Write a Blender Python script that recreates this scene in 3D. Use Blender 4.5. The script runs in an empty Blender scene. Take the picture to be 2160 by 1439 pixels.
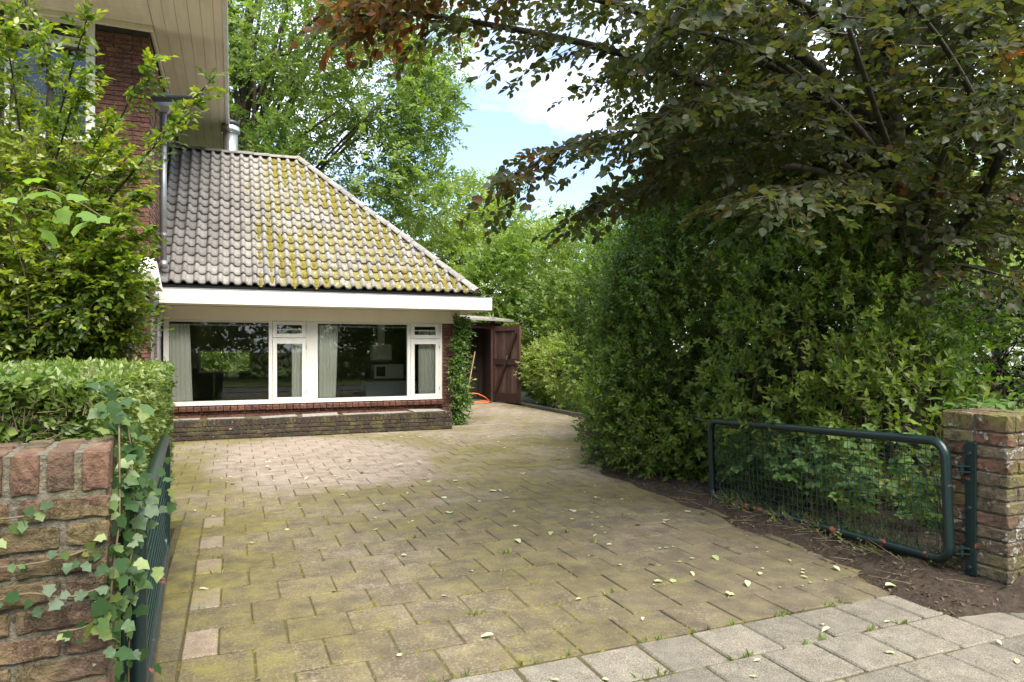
import bpy, bmesh, math, random
import numpy as np
from mathutils import Vector, Matrix

random.seed(11)
rng = np.random.default_rng(11)
scene = bpy.context.scene
COL = scene.collection
PI = math.pi

# ------------------------------------------------------------------ camera, sky, sun, exposure
# The yard's axes are the world's axes: x runs along the facade, y towards the back of the plot.
YAW = math.radians(22.26)
CY, SY = math.cos(YAW), math.sin(YAW)
EYE = 1.5
cam_data = bpy.data.cameras.new('camera')
cam = bpy.data.objects.new('camera', cam_data)
COL.objects.link(cam)
cam.location = (0, 0, EYE)
cam.rotation_euler = (PI / 2, 0, -YAW)
cam_data.lens = 24
cam_data.sensor_width = 36
cam_data.shift_y = 0.0086
cam_data.clip_start = 0.05
cam_data.clip_end = 900
scene.camera = cam

SUN_EL, SUN_AZ = math.radians(56), math.radians(170)   # azimuth from +y, clockwise
world = bpy.data.worlds.new('World')
scene.world = world
world.use_nodes = True
wn, wl = world.node_tree.nodes, world.node_tree.links
wn.clear()
w_out = wn.new('ShaderNodeOutputWorld')
w_bg = wn.new('ShaderNodeBackground')
w_sky = wn.new('ShaderNodeTexSky')
w_sky.sky_type = 'NISHITA'
w_sky.sun_disc = False
w_sky.sun_elevation = SUN_EL
w_sky.sun_rotation = SUN_AZ
w_sky.air_density = 1.0
w_sky.dust_density = 0.25
w_sky.ozone_density = 2.5
w_bg.inputs['Strength'].default_value = 0.06
w_tc = wn.new('ShaderNodeTexCoord')
w_map = wn.new('ShaderNodeMapping')
w_map.inputs['Scale'].default_value = (1.0, 1.0, 2.2)
w_map.inputs['Location'].default_value = (1.9, 2.3, 0.4)
w_no = wn.new('ShaderNodeTexNoise')
w_no.inputs['Scale'].default_value = 2.6
w_no.inputs['Detail'].default_value = 6
w_no.inputs['Roughness'].default_value = 0.55
w_rp = wn.new('ShaderNodeValToRGB')
w_rp.color_ramp.elements[0].position = 0.43
w_rp.color_ramp.elements[0].color = (0.10, 0.10, 0.10, 1)
w_rp.color_ramp.elements[1].position = 0.64
w_rp.color_ramp.elements[1].color = (1, 1, 1, 1)
w_mix = wn.new('ShaderNodeMix')
w_mix.data_type = 'RGBA'
w_mix.inputs['B'].default_value = (8.3, 8.9, 9.4, 1)      # thin bright cloud
wl.new(w_tc.outputs['Generated'], w_map.inputs['Vector'])
wl.new(w_map.outputs['Vector'], w_no.inputs['Vector'])
wl.new(w_no.outputs['Fac'], w_rp.inputs['Fac'])
wl.new(w_rp.outputs['Color'], w_mix.inputs['Factor'])
wl.new(w_sky.outputs['Color'], w_mix.inputs['A'])
wl.new(w_mix.outputs['Result'], w_bg.inputs['Color'])
wl.new(w_bg.outputs['Background'], w_out.inputs['Surface'])

sun_data = bpy.data.lights.new('sun', 'SUN')
sun_data.energy = 2.5
sun_data.angle = math.radians(55)
sun_data.color = (1.0, 0.94, 0.84)
sun = bpy.data.objects.new('sun', sun_data)
COL.objects.link(sun)
sd = Vector((math.sin(SUN_AZ) * math.cos(SUN_EL), math.cos(SUN_AZ) * math.cos(SUN_EL), math.sin(SUN_EL)))
sun.rotation_euler = sd.to_track_quat('Z', 'Y').to_euler()
sun.location = (-20, -20, 40)

scene.view_settings.view_transform = 'Standard'
scene.view_settings.look = 'None'
scene.view_settings.exposure = 2.38
scene.view_settings.gamma = 1
scene.view_settings.use_curve_mapping = False
scene.cycles.max_bounces = 8
scene.cycles.diffuse_bounces = 4
scene.cycles.transmission_bounces = 6
scene.cycles.transparent_max_bounces = 12
scene.cycles.sample_clamp_indirect = 8
scene.cycles.use_denoising = True


def at(px, py, d):
    """A surveyed point: picture position and its distance along the view axis, in metres, to yard coordinates."""
    X = (px - 1080) / 1440 * d
    return Vector((X * CY + d * SY, -X * SY + d * CY, EYE + (738 - py) / 1440 * d))


# ------------------------------------------------------------------ materials
def new_mat(name):
    m = bpy.data.materials.new(name)
    m.use_nodes = True
    nt = m.node_tree
    nt.nodes.clear()
    out = nt.nodes.new('ShaderNodeOutputMaterial')
    return m, nt.nodes, nt.links, out


def ramp(N, stops, interp='LINEAR'):
    r = N.new('ShaderNodeValToRGB')
    r.color_ramp.interpolation = interp
    e = r.color_ramp.elements
    while len(e) < len(stops):
        e.new(0.5)
    for el, (p, c) in zip(e, stops):
        el.position = p
        el.color = (c, c, c, 1) if isinstance(c, (int, float)) else (c[0], c[1], c[2], 1)
    return r


def noise(N, L, vec, scale, detail=4, rough=0.6):
    n = N.new('ShaderNodeTexNoise')
    n.inputs['Scale'].default_value = scale
    n.inputs['Detail'].default_value = detail
    n.inputs['Roughness'].default_value = rough
    if vec is not None:
        L.new(vec, n.inputs['Vector'])
    return n


def mixc(N, L, fac, a, b, mode='MIX'):
    m = N.new('ShaderNodeMix')
    m.data_type = 'RGBA'
    m.blend_type = mode
    for key, v in (('Factor', fac), ('A', a), ('B', b)):
        if isinstance(v, (int, float)):
            m.inputs[key].default_value = v if key == 'Factor' else (v, v, v, 1)
        elif isinstance(v, tuple):
            m.inputs[key].default_value = (v[0], v[1], v[2], 1)
        else:
            L.new(v, m.inputs[key])
    return m.outputs['Result']


def math_n(N, L, op, a, b=None):
    m = N.new('ShaderNodeMath')
    m.operation = op
    for i, v in enumerate((a, b)):
        if v is None:
            continue
        if isinstance(v, (int, float)):
            m.inputs[i].default_value = v
        else:
            L.new(v, m.inputs[i])
    return m.outputs[0]


def bump(N, L, h, strength=0.4, dist=0.01):
    b = N.new('ShaderNodeBump')
    b.inputs['Strength'].default_value = strength
    b.inputs['Distance'].default_value = dist
    L.new(h, b.inputs['Height'])
    return b.outputs['Normal']


def principled(N, L, out, color, rough=0.7, normal=None, metal=0.0, spec=0.5):
    p = N.new('ShaderNodeBsdfPrincipled')
    for key, v in (('Base Color', color), ('Roughness', rough), ('Metallic', metal), ('Specular IOR Level', spec)):
        if isinstance(v, tuple):
            p.inputs[key].default_value = (v[0], v[1], v[2], 1)
        elif isinstance(v, (int, float)):
            p.inputs[key].default_value = v
        else:
            L.new(v, p.inputs[key])
    if normal is not None:
        L.new(normal, p.inputs['Normal'])
    if out is not None:
        L.new(p.outputs['BSDF'], out.inputs['Surface'])
    return p


def wpos(N):
    return N.new('ShaderNodeNewGeometry').outputs['Position']


def piece_random(N, L):
    """One random number per piece: the object's own plus, in a joined mesh, the piece's attribute."""
    oi = N.new('ShaderNodeObjectInfo')
    a = N.new('ShaderNodeAttribute')
    a.attribute_name = 'var'
    s = math_n(N, L, 'ADD', oi.outputs['Random'], a.outputs['Fac'])
    return math_n(N, L, 'FRACT', s)


def leaf_mat(name, c0, c1, c2, rough=0.42, trans=0.4, tint=(1.5, 1.7, 0.7), veins=False, spec=0.5, mid=0.5):
    m, N, L, out = new_mat(name)
    a = N.new('ShaderNodeAttribute')
    a.attribute_name = 'var'
    r = ramp(N, [(0.0, c0), (mid, c1), (1.0, c2)])
    L.new(a.outputs['Fac'], r.inputs['Fac'])
    col = r.outputs['Color']
    nrm = None
    if veins:
        uv = N.new('ShaderNodeUVMap')
        sep = N.new('ShaderNodeSeparateXYZ')
        L.new(uv.outputs['UV'], sep.inputs[0])
        v_ = math_n(N, L, 'ABSOLUTE', sep.outputs['Y'])
        ph = math_n(N, L, 'SUBTRACT', math_n(N, L, 'MULTIPLY', sep.outputs['X'], 60.0), math_n(N, L, 'MULTIPLY', v_, 60.0))
        sn = math_n(N, L, 'SINE', ph)
        pw = math_n(N, L, 'POWER', math_n(N, L, 'MULTIPLY', math_n(N, L, 'ADD', sn, 1.0), 0.5), 5.0)
        mid = math_n(N, L, 'LESS_THAN', v_, 0.02)
        f = math_n(N, L, 'MAXIMUM', pw, mid)
        col = mixc(N, L, math_n(N, L, 'MULTIPLY', f, 0.35), col, tuple(min(1, x * 2.2 + 0.02) for x in c2))
        nrm = bump(N, L, math_n(N, L, 'MULTIPLY', f, -1.0), 0.5, 0.003)
    p = principled(N, L, None, col, rough, nrm, spec=spec)
    t = N.new('ShaderNodeBsdfTranslucent')
    L.new(mixc(N, L, 1.0, col, tint, 'MULTIPLY'), t.inputs['Color'])
    mx = N.new('ShaderNodeMixShader')
    mx.inputs[0].default_value = trans
    L.new(p.outputs['BSDF'], mx.inputs[1])
    L.new(t.outputs['BSDF'], mx.inputs[2])
    L.new(mx.outputs[0], out.inputs['Surface'])
    return m


def brick_mat(name, cols, dirt=0.35, white=0.62, moss=0.0, bscale=1.0):
    m, N, L, out = new_mat(name)
    P = wpos(N)
    rnd = piece_random(N, L)
    cols = cols if len(cols) > 1 else cols * 2
    n = len(cols)
    r = ramp(N, [(i / max(1, n - 1), c) for i, c in enumerate(cols)])
    L.new(rnd, r.inputs['Fac'])
    n1 = noise(N, L, P, 28 * bscale, 6, 0.65)
    v = ramp(N, [(0.25, 0.35), (0.5, 1.0), (0.78, 1.55)])
    L.new(n1.outputs['Fac'], v.inputs['Fac'])
    col = mixc(N, L, 1.0, r.outputs['Color'], v.outputs['Color'], 'MULTIPLY')
    n2 = noise(N, L, P, 5.5 * bscale, 5, 0.6)
    d = ramp(N, [(0.45, 0.0), (0.7, dirt)])
    L.new(n2.outputs['Fac'], d.inputs['Fac'])
    col = mixc(N, L, d.outputs['Color'], col, (0.055, 0.048, 0.036))
    if white < 1:
        n3 = noise(N, L, P, 11 * bscale, 7, 0.7)
        w = ramp(N, [(white, 0.0), (white + 0.03, 0.75)])
        L.new(n3.outputs['Fac'], w.inputs['Fac'])
        col = mixc(N, L, w.outputs['Color'], col, (0.46, 0.44, 0.38))
    if moss > 0:
        n4 = noise(N, L, P, 3.2 * bscale, 5, 0.6)
        w = ramp(N, [(0.5, 0.0), (0.62, moss)])
        L.new(n4.outputs['Fac'], w.inputs['Fac'])
        col = mixc(N, L, w.outputs['Color'], col, (0.16, 0.15, 0.045))
    nb = noise(N, L, P, 60 * bscale, 6, 0.7)
    h = math_n(N, L, 'ADD', nb.outputs['Fac'], math_n(N, L, 'MULTIPLY', n1.outputs['Fac'], 1.5))
    vc = N.new('ShaderNodeTexVoronoi')            # cracks and pits
    vc.feature = 'DISTANCE_TO_EDGE'
    vc.inputs['Scale'].default_value = 24 * bscale
    wv = mixc(N, L, 0.12, P, nb.outputs['Color'])
    L.new(wv, vc.inputs['Vector'])
    ck = ramp(N, [(0.0, 1.0), (0.035, 0.0)])
    L.new(vc.outputs['Distance'], ck.inputs['Fac'])
    cf = math_n(N, L, 'MULTIPLY', ck.outputs['Color'], math_n(N, L, 'GREATER_THAN', n2.outputs['Fac'], 0.52))
    col = mixc(N, L, math_n(N, L, 'MULTIPLY', cf, 0.6), col, (0.03, 0.024, 0.018))
    h = math_n(N, L, 'SUBTRACT', h, math_n(N, L, 'MULTIPLY', cf, 0.8))
    principled(N, L, out, col, 0.9, bump(N, L, h, 1.0, 0.012), spec=0.2)
    return m


def paint_mat(name, col, rough=0.45, stain=0.12, stain_col=(0.25, 0.24, 0.16), scale=2.5, stretch=(1, 1, 0.35), spec=0.4):
    m, N, L, out = new_mat(name)
    P = wpos(N)
    mp = N.new('ShaderNodeMapping')
    mp.inputs['Scale'].default_value = stretch
    L.new(P, mp.inputs['Vector'])
    n1 = noise(N, L, mp.outputs['Vector'], scale, 6, 0.65)
    r = ramp(N, [(0.4, 0.0), (0.8, stain)])
    L.new(n1.outputs['Fac'], r.inputs['Fac'])
    c = mixc(N, L, r.outputs['Color'], col, stain_col)
    n2 = noise(N, L, P, 90, 3)
    principled(N, L, out, c, rough, bump(N, L, n2.outputs['Fac'], 0.08, 0.002), spec=spec)
    return m


def wood_mat(name, c0, c1, rough=0.75):
    m, N, L, out = new_mat(name)
    P = wpos(N)
    mp = N.new('ShaderNodeMapping')
    mp.inputs['Scale'].default_value = (14, 14, 0.9)
    L.new(P, mp.inputs['Vector'])
    n1 = noise(N, L, mp.outputs['Vector'], 3.0, 6, 0.65)
    r = ramp(N, [(0.3, c0), (0.7, c1)])
    L.new(n1.outputs['Fac'], r.inputs['Fac'])
    rnd = piece_random(N, L)
    v = ramp(N, [(0.0, 0.65), (1.0, 1.3)])
    L.new(rnd, v.inputs['Fac'])
    c = mixc(N, L, 1.0, r.outputs['Color'], v.outputs['Color'], 'MULTIPLY')
    principled(N, L, out, c, rough, bump(N, L, n1.outputs['Fac'], 0.4, 0.006), spec=0.3)
    return m


def bark_mat(name, c0, c1):
    m, N, L, out = new_mat(name)
    P = wpos(N)
    mp = N.new('ShaderNodeMapping')
    mp.inputs['Scale'].default_value = (9, 9, 3)
    L.new(P, mp.inputs['Vector'])
    n1 = noise(N, L, mp.outputs['Vector'], 2.0, 7, 0.7)
    r = ramp(N, [(0.35, c0), (0.7, c1)])
    L.new(n1.outputs['Fac'], r.inputs['Fac'])
    principled(N, L, out, r.outputs['Color'], 0.9, bump(N, L, n1.outputs['Fac'], 0.8, 0.02), spec=0.2)
    return m


def simple_mat(name, col, rough=0.6, metal=0.0, spec=0.4, nscale=30, var=0.15):
    m, N, L, out = new_mat(name)
    n1 = noise(N, L, wpos(N), nscale, 4)
    r = ramp(N, [(0.3, 1 - var), (0.7, 1 + var)])
    L.new(n1.outputs['Fac'], r.inputs['Fac'])
    c = mixc(N, L, 1.0, col, r.outputs['Color'], 'MULTIPLY')
    principled(N, L, out, c, rough, None, metal, spec)
    return m


M = {}
M['white'] = paint_mat('white_paint', (0.64, 0.625, 0.57), 0.4, 0.34, (0.30, 0.28, 0.20), 3.5, (1.6, 1.6, .5))
M['cream'] = paint_mat('cream_paint', (0.74, 0.70, 0.60), 0.5, 0.16)
M['soffit'] = paint_mat('soffit_paint', (0.74, 0.67, 0.55), 0.5, 0.45, (0.40, 0.34, 0.24), 2.2, (3.5, 0.35, 1))
M['brick_old'] = brick_mat('old_pillar_brick', [(0.115, 0.076, 0.053), (0.15, 0.086, 0.058), (0.10, 0.070, 0.050), (0.165, 0.098, 0.066), (0.125, 0.088, 0.060)], 0.4, 0.66, 0.3)
M['brick_weathered'] = brick_mat('weathered_pillar_brick', [(0.12, 0.085, 0.058), (0.15, 0.078, 0.052), (0.11, 0.088, 0.060), (0.13, 0.10, 0.066), (0.14, 0.112, 0.074)], 0.6, 0.585, 0.8)
M['brick_house'] = brick_mat('house_brick', [(0.115, 0.055, 0.042), (0.165, 0.075, 0.055), (0.135, 0.064, 0.048), (0.19, 0.088, 0.064)], 0.2, 1.0, 0.0)
M['brick_dark'] = brick_mat('planter_brick', [(0.048, 0.034, 0.026), (0.066, 0.042, 0.032), (0.042, 0.034, 0.027), (0.058, 0.045, 0.033)], 0.5, 0.63, 0.4, 1.4)
M['brick_black'] = simple_mat('black_glazed_brick', (0.02, 0.02, 0.022), 0.35)
M['brick_corner'] = brick_mat('corner_brick', [(0.26, 0.15, 0.115), (0.30, 0.175, 0.135), (0.24, 0.14, 0.105)], 0.3, 0.75, 0.0)
M['mortar'] = brick_mat('mortar', [(0.17, 0.152, 0.118)], 0.55, 0.72, 0.3, 1.6)
M['mortar_dark'] = brick_mat('dark_mortar', [(0.085, 0.072, 0.056)], 0.5, 1.0, 0.2, 1.6)
M['green_paint'] = None
M['zinc'] = simple_mat('zinc', (0.34, 0.35, 0.36), 0.45, 0.7, 0.5, 8, 0.2)
M['steel'] = simple_mat('steel_flue', (0.62, 0.63, 0.64), 0.28, 0.9, 0.5, 6, 0.12)
M['dark_metal'] = simple_mat('dark_metal', (0.035, 0.04, 0.045), 0.45, 0.3)
M['black'] = simple_mat('black_lining', (0.018, 0.017, 0.015), 0.9)
M['brown_wood'] = wood_mat('brown_wood', (0.030, 0.014, 0.010), (0.085, 0.040, 0.028))
M['brown_board'] = wood_mat('brown_board', (0.045, 0.026, 0.018), (0.15, 0.085, 0.062))
M['shed_wood'] = wood_mat('shed_wood', (0.018, 0.012, 0.009), (0.055, 0.036, 0.027))
M['bark'] = bark_mat('beech_bark', (0.018, 0.016, 0.011), (0.070, 0.062, 0.045))
M['bark_dark'] = bark_mat('dark_bark', (0.03, 0.024, 0.016), (0.09, 0.07, 0.048))
M['twig'] = simple_mat('twig', (0.10, 0.075, 0.042), 0.8)
M['twig_pale'] = simple_mat('pale_twig', (0.20, 0.155, 0.09), 0.8)
def curtain_mat():
    m, N, L, out = new_mat('curtain_cloth')
    d = principled(N, L, None, (0.93, 0.91, 0.86), 0.95, None, 0, 0.1)
    t = N.new('ShaderNodeBsdfTranslucent')
    t.inputs['Color'].default_value = (0.85, 0.83, 0.78, 1)
    mx = N.new('ShaderNodeMixShader')
    mx.inputs[0].default_value = 0.3
    L.new(d.outputs['BSDF'], mx.inputs[1])
    L.new(t.outputs['BSDF'], mx.inputs[2])
    L.new(mx.outputs[0], out.inputs['Surface'])
    return m


M['curtain'] = curtain_mat()
M['plaster'] = simple_mat('interior_plaster', (0.24, 0.21, 0.165), 0.9)
M['floorboards'] = simple_mat('interior_floor', (0.10, 0.07, 0.045), 0.4)
M['appliance'] = simple_mat('appliance_white', (0.72, 0.72, 0.68), 0.35)
M['orange'] = simple_mat('orange_rubber', (0.62, 0.14, 0.03), 0.5)
M['broom'] = simple_mat('broom_wood', (0.24, 0.15, 0.08), 0.6)
M['slate'] = simple_mat('slate', (0.20, 0.185, 0.16), 0.7, 0, 0.3, 14, 0.3)
M['asphalt'] = simple_mat('asphalt', (0.10, 0.10, 0.098), 0.85, 0, 0.3, 200, 0.4)
M['edging'] = simple_mat('edging_stone', (0.095, 0.08, 0.062), 0.9, 0, 0.2, 30, 0.35)
M['kerb'] = simple_mat('kerb_concrete', (0.26, 0.25, 0.23), 0.85, 0, 0.3, 60, 0.25)
M['roof_dark'] = simple_mat('roof_far', (0.06, 0.055, 0.055), 0.8)


def make_green_paint():
    m, N, L, out = new_mat('green_gate_paint')
    P = wpos(N)
    n1 = noise(N, L, P, 7, 6, 0.65)
    sep = N.new('ShaderNodeSeparateXYZ')
    L.new(P, sep.inputs[0])
    low = N.new('ShaderNodeMapRange')           # rust grows on the low rail
    low.inputs['From Min'].default_value = 0.35
    low.inputs['From Max'].default_value = 0.02
    L.new(sep.outputs['Z'], low.inputs['Value'])
    f = math_n(N, L, 'ADD', n1.outputs['Fac'], math_n(N, L, 'MULTIPLY', low.outputs['Result'], 0.12))
    r = ramp(N, [(0.655, 0.0), (0.68, 1.0)])
    L.new(f, r.inputs['Fac'])
    n2 = noise(N, L, P, 130, 4)
    sp = ramp(N, [(0.66, 0.0), (0.72, 0.35)])
    L.new(n2.outputs['Fac'], sp.inputs['Fac'])
    c = mixc(N, L, sp.outputs['Color'], (0.008, 0.021, 0.021), (0.08, 0.095, 0.09))
    c = mixc(N, L, r.outputs['Color'], c, (0.24, 0.065, 0.035))
    rg = mixc(N, L, r.outputs['Color'], (0.30, 0.30, 0.30), (0.8, 0.8, 0.8))
    principled(N, L, out, c, rg, bump(N, L, f, 0.15, 0.003), spec=0.45)
    return m


M['green_paint'] = make_green_paint()


def make_wire():
    return simple_mat('green_wire', (0.02, 0.05, 0.045), 0.4, 0.2)


M['wire'] = make_wire()


def paver_mat(name, cols, moss, speck=0.35, clean_patch=False):
    m, N, L, out = new_mat(name)
    P = wpos(N)
    rnd = piece_random(N, L)
    n = len(cols)
    r = ramp(N, [(i / max(1, n - 1), c) for i, c in enumerate(cols)])
    L.new(rnd, r.inputs['Fac'])
    nf = noise(N, L, P, 170, 4, 0.7)
    v = ramp(N, [(0.3, 0.42), (0.5, 1.0), (0.7, 1.0 + speck * 2.4)])
    L.new(nf.outputs['Fac'], v.inputs['Fac'])
    col = mixc(N, L, 1.0, r.outputs['Color'], v.outputs['Color'], 'MULTIPLY')
    nm = noise(N, L, P, 9, 6, 0.65)
    dv = ramp(N, [(0.3, 0.7), (0.7, 1.15)])
    L.new(nm.outputs['Fac'], dv.inputs['Fac'])
    col = mixc(N, L, 1.0, col, dv.outputs['Color'], 'MULTIPLY')
    # moss: large drifts broken up by fine grain
    big = noise(N, L, P, 0.75, 3, 0.5)
    mid = noise(N, L, P, 4.5, 5, 0.65)
    fine = noise(N, L, P, 60, 4, 0.7)
    s = math_n(N, L, 'ADD', math_n(N, L, 'MULTIPLY', big.outputs['Fac'], 1.0), math_n(N, L, 'MULTIPLY', mid.outputs['Fac'], 0.55))
    s = math_n(N, L, 'ADD', s, math_n(N, L, 'MULTIPLY', fine.outputs['Fac'], 0.8))
    s = math_n(N, L, 'ADD', s, math_n(N, L, 'MULTIPLY', math_n(N, L, 'SUBTRACT', rnd, 0.5), 0.06))
    if clean_patch:
        sep = N.new('ShaderNodeSeparateXYZ')
        L.new(P, sep.inputs[0])
        dx = math_n(N, L, 'DIVIDE', math_n(N, L, 'SUBTRACT', sep.outputs['X'], 1.05), 1.35)
        dy = math_n(N, L, 'DIVIDE', math_n(N, L, 'SUBTRACT', sep.outputs['Y'], 9.7), 2.1)
        rr = math_n(N, L, 'SQRT', math_n(N, L, 'ADD', math_n(N, L, 'MULTIPLY', dx, dx), math_n(N, L, 'MULTIPLY', dy, dy)))
        rr = math_n(N, L, 'ADD', rr, math_n(N, L, 'MULTIPLY', mid.outputs['Fac'], 0.5))
        mr = N.new('ShaderNodeMapRange')
        mr.inputs['From Min'].default_value = 1.0
        mr.inputs['From Max'].default_value = 1.45
        L.new(rr, mr.inputs['Value'])
        s = math_n(N, L, 'SUBTRACT', s, math_n(N, L, 'MULTIPLY', math_n(N, L, 'SUBTRACT', 1.0, mr.outputs['Result']), 0.6))
        col = mixc(N, L, math_n(N, L, 'MULTIPLY', math_n(N, L, 'SUBTRACT', 1.0, mr.outputs['Result']), 0.6), col, (0.33, 0.265, 0.215))
        # the swept back yard is barer too
        br = N.new('ShaderNodeMapRange')
        br.inputs['From Min'].default_value = 9.0
        br.inputs['From Max'].default_value = 14.0
        L.new(sep.outputs['Y'], br.inputs['Value'])
        s = math_n(N, L, 'SUBTRACT', s, math_n(N, L, 'MULTIPLY', br.outputs['Result'], 0.12))
        lf = N.new('ShaderNodeMapRange')         # moss is thickest along the hedge
        lf.inputs['From Min'].default_value = 0.7
        lf.inputs['From Max'].default_value = -0.4
        L.new(sep.outputs['X'], lf.inputs['Value'])
        s = math_n(N, L, 'ADD', s, math_n(N, L, 'MULTIPLY', lf.outputs['Result'], 0.16))
    mr = ramp(N, [(moss, 0.0), (moss + 0.2, 0.92)])
    L.new(s, mr.inputs['Fac'])
    # a ramp clips at 1: bring the sum into range
    s2 = math_n(N, L, 'MULTIPLY', math_n(N, L, 'SUBTRACT', s, 0.175), 0.6)
    L.new(s2, mr.inputs['Fac'])
    mcol = ramp(N, [(0.3, (0.085, 0.073, 0.020)), (0.7, (0.195, 0.172, 0.028))])
    L.new(mid.outputs['Fac'], mcol.inputs['Fac'])
    col = mixc(N, L, mr.outputs['Color'], col, mcol.outputs['Color'])
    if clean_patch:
        # darker brown tone, stronger towards the gateway's front right, broken up by noise
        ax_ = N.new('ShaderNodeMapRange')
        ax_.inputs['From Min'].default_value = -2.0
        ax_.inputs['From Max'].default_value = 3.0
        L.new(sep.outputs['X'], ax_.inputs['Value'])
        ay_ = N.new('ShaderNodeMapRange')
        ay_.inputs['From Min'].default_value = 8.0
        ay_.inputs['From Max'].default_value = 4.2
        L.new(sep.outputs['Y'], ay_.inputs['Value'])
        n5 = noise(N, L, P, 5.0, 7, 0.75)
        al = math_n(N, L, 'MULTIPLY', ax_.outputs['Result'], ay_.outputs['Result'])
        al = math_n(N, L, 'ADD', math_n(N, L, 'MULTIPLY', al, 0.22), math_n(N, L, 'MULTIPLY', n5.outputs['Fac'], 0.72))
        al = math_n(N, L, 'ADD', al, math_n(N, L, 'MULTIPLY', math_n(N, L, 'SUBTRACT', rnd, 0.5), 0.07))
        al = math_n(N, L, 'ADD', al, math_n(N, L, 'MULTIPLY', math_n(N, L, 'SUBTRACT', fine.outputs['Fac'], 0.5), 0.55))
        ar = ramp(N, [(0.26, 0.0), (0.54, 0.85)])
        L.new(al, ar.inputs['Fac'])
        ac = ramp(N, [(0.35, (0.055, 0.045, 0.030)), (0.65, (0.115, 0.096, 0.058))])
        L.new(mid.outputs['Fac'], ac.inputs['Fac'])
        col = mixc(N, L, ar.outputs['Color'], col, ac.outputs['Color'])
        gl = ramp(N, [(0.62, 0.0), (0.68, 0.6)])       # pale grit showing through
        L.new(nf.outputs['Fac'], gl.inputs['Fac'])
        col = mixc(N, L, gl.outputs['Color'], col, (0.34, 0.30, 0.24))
    h = math_n(N, L, 'ADD', nf.outputs['Fac'], math_n(N, L, 'MULTIPLY', fine.outputs['Fac'], 1.2))
    principled(N, L, out, col, 0.9, bump(N, L, h, 0.8, 0.005), spec=0.25)
    return m


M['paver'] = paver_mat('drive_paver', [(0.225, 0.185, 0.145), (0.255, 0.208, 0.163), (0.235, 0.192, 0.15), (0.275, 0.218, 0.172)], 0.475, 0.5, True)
M['paver_pale'] = paver_mat('pale_paver', [(0.235, 0.185, 0.135), (0.205, 0.168, 0.12)], 0.56, 0.3)
M['paver_grey'] = paver_mat('sidewalk_paver', [(0.125, 0.113, 0.090), (0.175, 0.157, 0.126), (0.15, 0.135, 0.108)], 0.70, 0.45)


def soil_mat(name, c0, c1, moss=0.0):
    m, N, L, out = new_mat(name)
    P = wpos(N)
    n1 = noise(N, L, P, 22, 7, 0.7)
    r = ramp(N, [(0.3, c0), (0.7, c1)])
    L.new(n1.outputs['Fac'], r.inputs['Fac'])
    col = r.outputs['Color']
    if moss:
        n2 = noise(N, L, P, 4, 6, 0.6)
        f = ramp(N, [(0.45, 0.0), (0.65, moss)])
        L.new(n2.outputs['Fac'], f.inputs['Fac'])
        col = mixc(N, L, f.outputs['Color'], col, (0.11, 0.11, 0.02))
    principled(N, L, out, col, 0.95, bump(N, L, n1.outputs['Fac'], 0.9, 0.03), spec=0.15)
    return m


M['soil'] = soil_mat('soil', (0.020, 0.015, 0.011), (0.068, 0.052, 0.039))
M['joint'] = soil_mat('joint_soil', (0.055, 0.047, 0.024), (0.11, 0.094, 0.050), 0.6)
M['ground'] = soil_mat('garden_ground', (0.04, 0.05, 0.02), (0.08, 0.085, 0.035), 0.4)
M['verge'] = soil_mat('verge_ground', (0.10, 0.15, 0.035), (0.17, 0.22, 0.06))


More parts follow.
